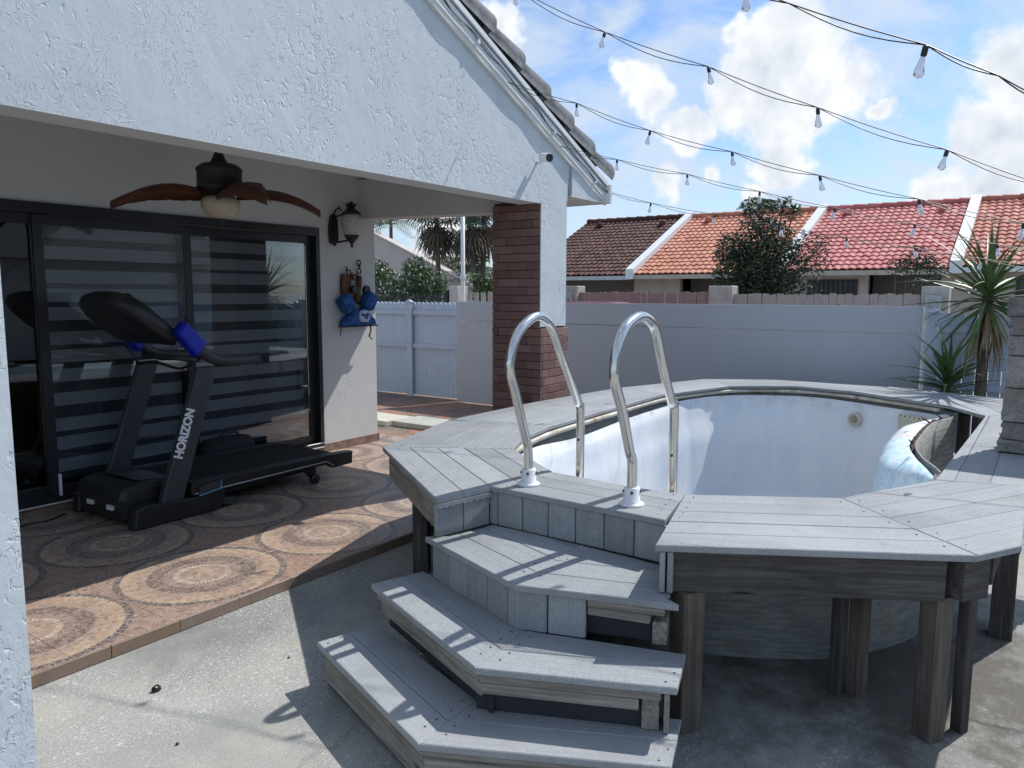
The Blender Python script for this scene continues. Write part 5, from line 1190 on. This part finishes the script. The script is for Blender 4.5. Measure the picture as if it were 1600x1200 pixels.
# yuccas: every sword leaf is a part
YL = leafmat('yucca_leaf', (.04, .075, .026), (.08, .14, .045), (.15, .21, .085), .4); YD = leafmat('dry_yucca_leaf', (.16, .11, .06), (.27, .20, .12), (.38, .30, .20), .8)
def sword(l, w_, bend, mat, fold=.25):
    vs, fs, n_ = [], [], 7
    for i in range(n_+1):
        u = i/n_; wd = w_*(.55+.45*math.sin(math.pi*min(1, u*1.25+.05)))*(1-u**3)+.0008; x = l*u; z = -bend*l*u*u
        vs += [(x, -wd/2, z+fold*wd), (x, 0, z), (x, wd/2, z+fold*wd)]
    for i in range(n_):
        for j in (0, 1): a = i*3+j; fs.append((a, a+1, a+4, a+3))
    return MB().add(vs, fs).mesh('leaf', mat, True)
def yucca(lab, x, y, z0, zc, l, n_, nd_, rg_, emin=-.55):
    t = thing('yucca', lab, 'yucca', (x, y, z0)); MB().tube([(x, y, z0), (x+.01, y+.01, zc)], [.055, .04], 8).build('stem', BARK, t)
    ms = [sword(l*k, .042, b, YL) for k, b in ((1.0, .05), (.9, .18), (1.08, .30), (.8, .02), (1.0, .5), (.7, .1), (.95, .75))]
    for k in range(n_):
        a = k*2.399+rg_.uniform(-.2, .2); u = k/n_; e = emin+(1.45-emin)*u+rg_.uniform(-.12, .12); ob('leaf', rg_.choice(ms), t, (x, y, zc-.10+.16*u), (rg_.uniform(-.4, .4), -e, a))
    md = [sword(l*k, .03, b, YD, .5) for k, b in ((.62, .1), (.8, .25), (.5, -.1))]
    for k in range(nd_):
        a = rg_.uniform(0, 6.28); e = -rg_.uniform(1.0, 1.5); ob('dry_leaf', rg_.choice(md), t, (x+.04*math.cos(a), y+.04*math.sin(a), zc-.08-rg_.uniform(0, .22)), (rg_.uniform(-1, 1), -e, a))
ry = random.Random(17)
yucca('tall yucca with a skirt of dry leaves at the right by the block pillar', 8.35, .42, 0, 1.60, .78, 70, 48, ry)
yucca('short dark green yucca low behind the deck', 8.30, .70, 0, .76, .58, 44, 3, ry, -.1)

# ================================================================== STRING LIGHTS
WIRE = plain('dark_green_wire', (.012, .02, .018), .5)
sock = MB().lathe([(.010, .004), (.0145, 0), (.0145, -.040), (.012, -.044)], 10).mesh('socket', BLACK, True)
gl = MB().lathe([(.011, -.042), (.0135, -.055), (.020, -.085), (.0265, -.110), (.025, -.126), (.016, -.137), (.004, -.141)], 14).mesh('bulb', BULBG, True)
fil = MB().tube([(0, 0, -.045), (.004, 0, -.09), (-.004, 0, -.105)], .0016, 4).mesh('filament', plain('pale_filament', (.6, .56, .48), .5))
def strand(lab, nodes, bulbs, planeX, ext=None, start=None, k=.6):
    """nodes: image points of the wire, each carried out to the vertical plane the strand hangs in"""
    def pt(x, y):
        d = fw + rt*((x-800)/F_PX) + up*((600-y)/F_PX); (xa, ya), (xb, yb) = planeX; nx, ny = yb-ya, -(xb-xa)
        return Vector((0, 0, CAM_H))+d*((xa*nx+ya*ny)/(d.x*nx+d.y*ny))
    P = [pt(*p) for p in nodes]
    if start: P = [Vector(start)]+P
    for _ in range(2): P.append(P[-1]+(P[-1]-P[-2])*1.15+Vector((0, 0, .04)))      # runs on past the frame
    t = thing('string_light', lab, 'string lights', P[0], 'string light strands over the yard')
    w1, w2 = [], []
    for i in range(len(P)-1):
        for s in range(8):
            u = s/8; c = P[i].lerp(P[i+1], u); sg = math.sin(math.pi*u); l = (P[i+1]-P[i]).length
            w1.append(c+Vector((0, 0, -.010*l*sg))); w2.append(c+Vector((.01*sg, 0, -.055*l*sg)))
    w1.append(P[-1]); w2.append(P[-1]+Vector((0, 0, -.004)))
    MB().tube(w1, .0022, 5).build('wire', WIRE, t); MB().tube(w2, .0022, 5).build('wire', WIRE, t)
    rs_ = random.Random(len(lab))
    for x, y in bulbs:
        p = pt(x, y); o = ob('socket', sock, t, p-Vector((0, 0, .004)), (rs_.uniform(-.25, .25), rs_.uniform(-.2, .35), 0)); o.scale = (k, k, k)
        for nm, me in (('bulb', gl), ('filament', fil)):
            c = ob(nm, me, t, o.location, o.rotation_euler); c.scale = o.scale
A_ = [(1120, -40), (1232, 5), (1447, 70), (1560, 118), (1640, 160)]
strand('nearest string of clear bulbs crossing the top right corner', A_, [(1166, -22), (1447, 70)], ((2.45, 3), (2.55, -1)), ext=[(2.6, -2.5, 2.6)])
B_ = [(806, -18), (945, 50), (1107, 104), (1278, 168), (1480, 234), (1640, 292)]
strand('second string of clear bulbs sweeping across the big cloud', B_, [(806, -18), (945, 50), (1107, 104), (1278, 168), (1480, 234)], ((3.75, 3.2), (3.6, -1)), ext=[(3.6, -2.5, 2.55)])
C_ = [(793, 128), (901, 161), (1016, 204), (1144, 237), (1281, 274), (1436, 311), (1607, 350), (1700, 372)]
strand('third string of clear bulbs starting highest on the tiled gable', C_, [(901, 161), (1016, 204), (1144, 237), (1281, 274), (1436, 311), (1600, 348)], ((4.66, 3.28), (4.6, -1)), ext=[(4.7, -2.5, 2.1)])
D_ = [(875, 228), (964, 249), (1074, 272), (1187, 299), (1305, 325), (1430, 350), (1560, 382), (1680, 400)]
strand('fourth string of clear bulbs starting low on the tiled gable', D_, [(964, 249), (1074, 272), (1187, 299), (1305, 325), (1430, 350), (1558, 381)], ((5.45, 3.28), (6.2, -1)), ext=[(6.4, -2.5, 1.95)])
E_ = [(946, 298), (1017, 317), (1118, 335), (1222, 354), (1323, 371), (1430, 387), (1535, 404), (1660, 420)]
strand('fifth and lowest string of clear bulbs leaving the eave corner', E_, [(1017, 317), (1118, 335), (1222, 354), (1323, 371), (1430, 387), (1535, 404)], ((6.43, 3.28), (7.2, -1)), ext=[(7.6, -2.5, 1.85)])
# cable clipped along the rake with a few bulbs
P0, P1, P2 = Vector((3.0, YG-.04, TR(3.0)+.10)), Vector((4.66, YG-.04, TR(4.66)+.10)), Vector((6.40, YG-.04, TR(6.40)+.09))
t = thing('cable', 'dark cable clipped along the white rake board of the gable', 'cable', P0)
pts = [P0.lerp(P2, i/40)+Vector((0, -.004, .012*math.sin(i*1.3))) for i in range(41)]
MB().tube(pts, .0038, 5).build('wire', WIRE, t); MB().tube([p+Vector((.01, -.006, -.012*math.cos(i*.9))) for i, p in enumerate(pts)], .0032, 5).build('wire', WIRE, t)
for u in (.19, .42, .72, .93):
    p = P0.lerp(P2, u); MB().box(p.x-.012, p.x+.012, YG-.052, YG-.031, p.z-.02, p.z+.012).build('clip', WHITEP, t)
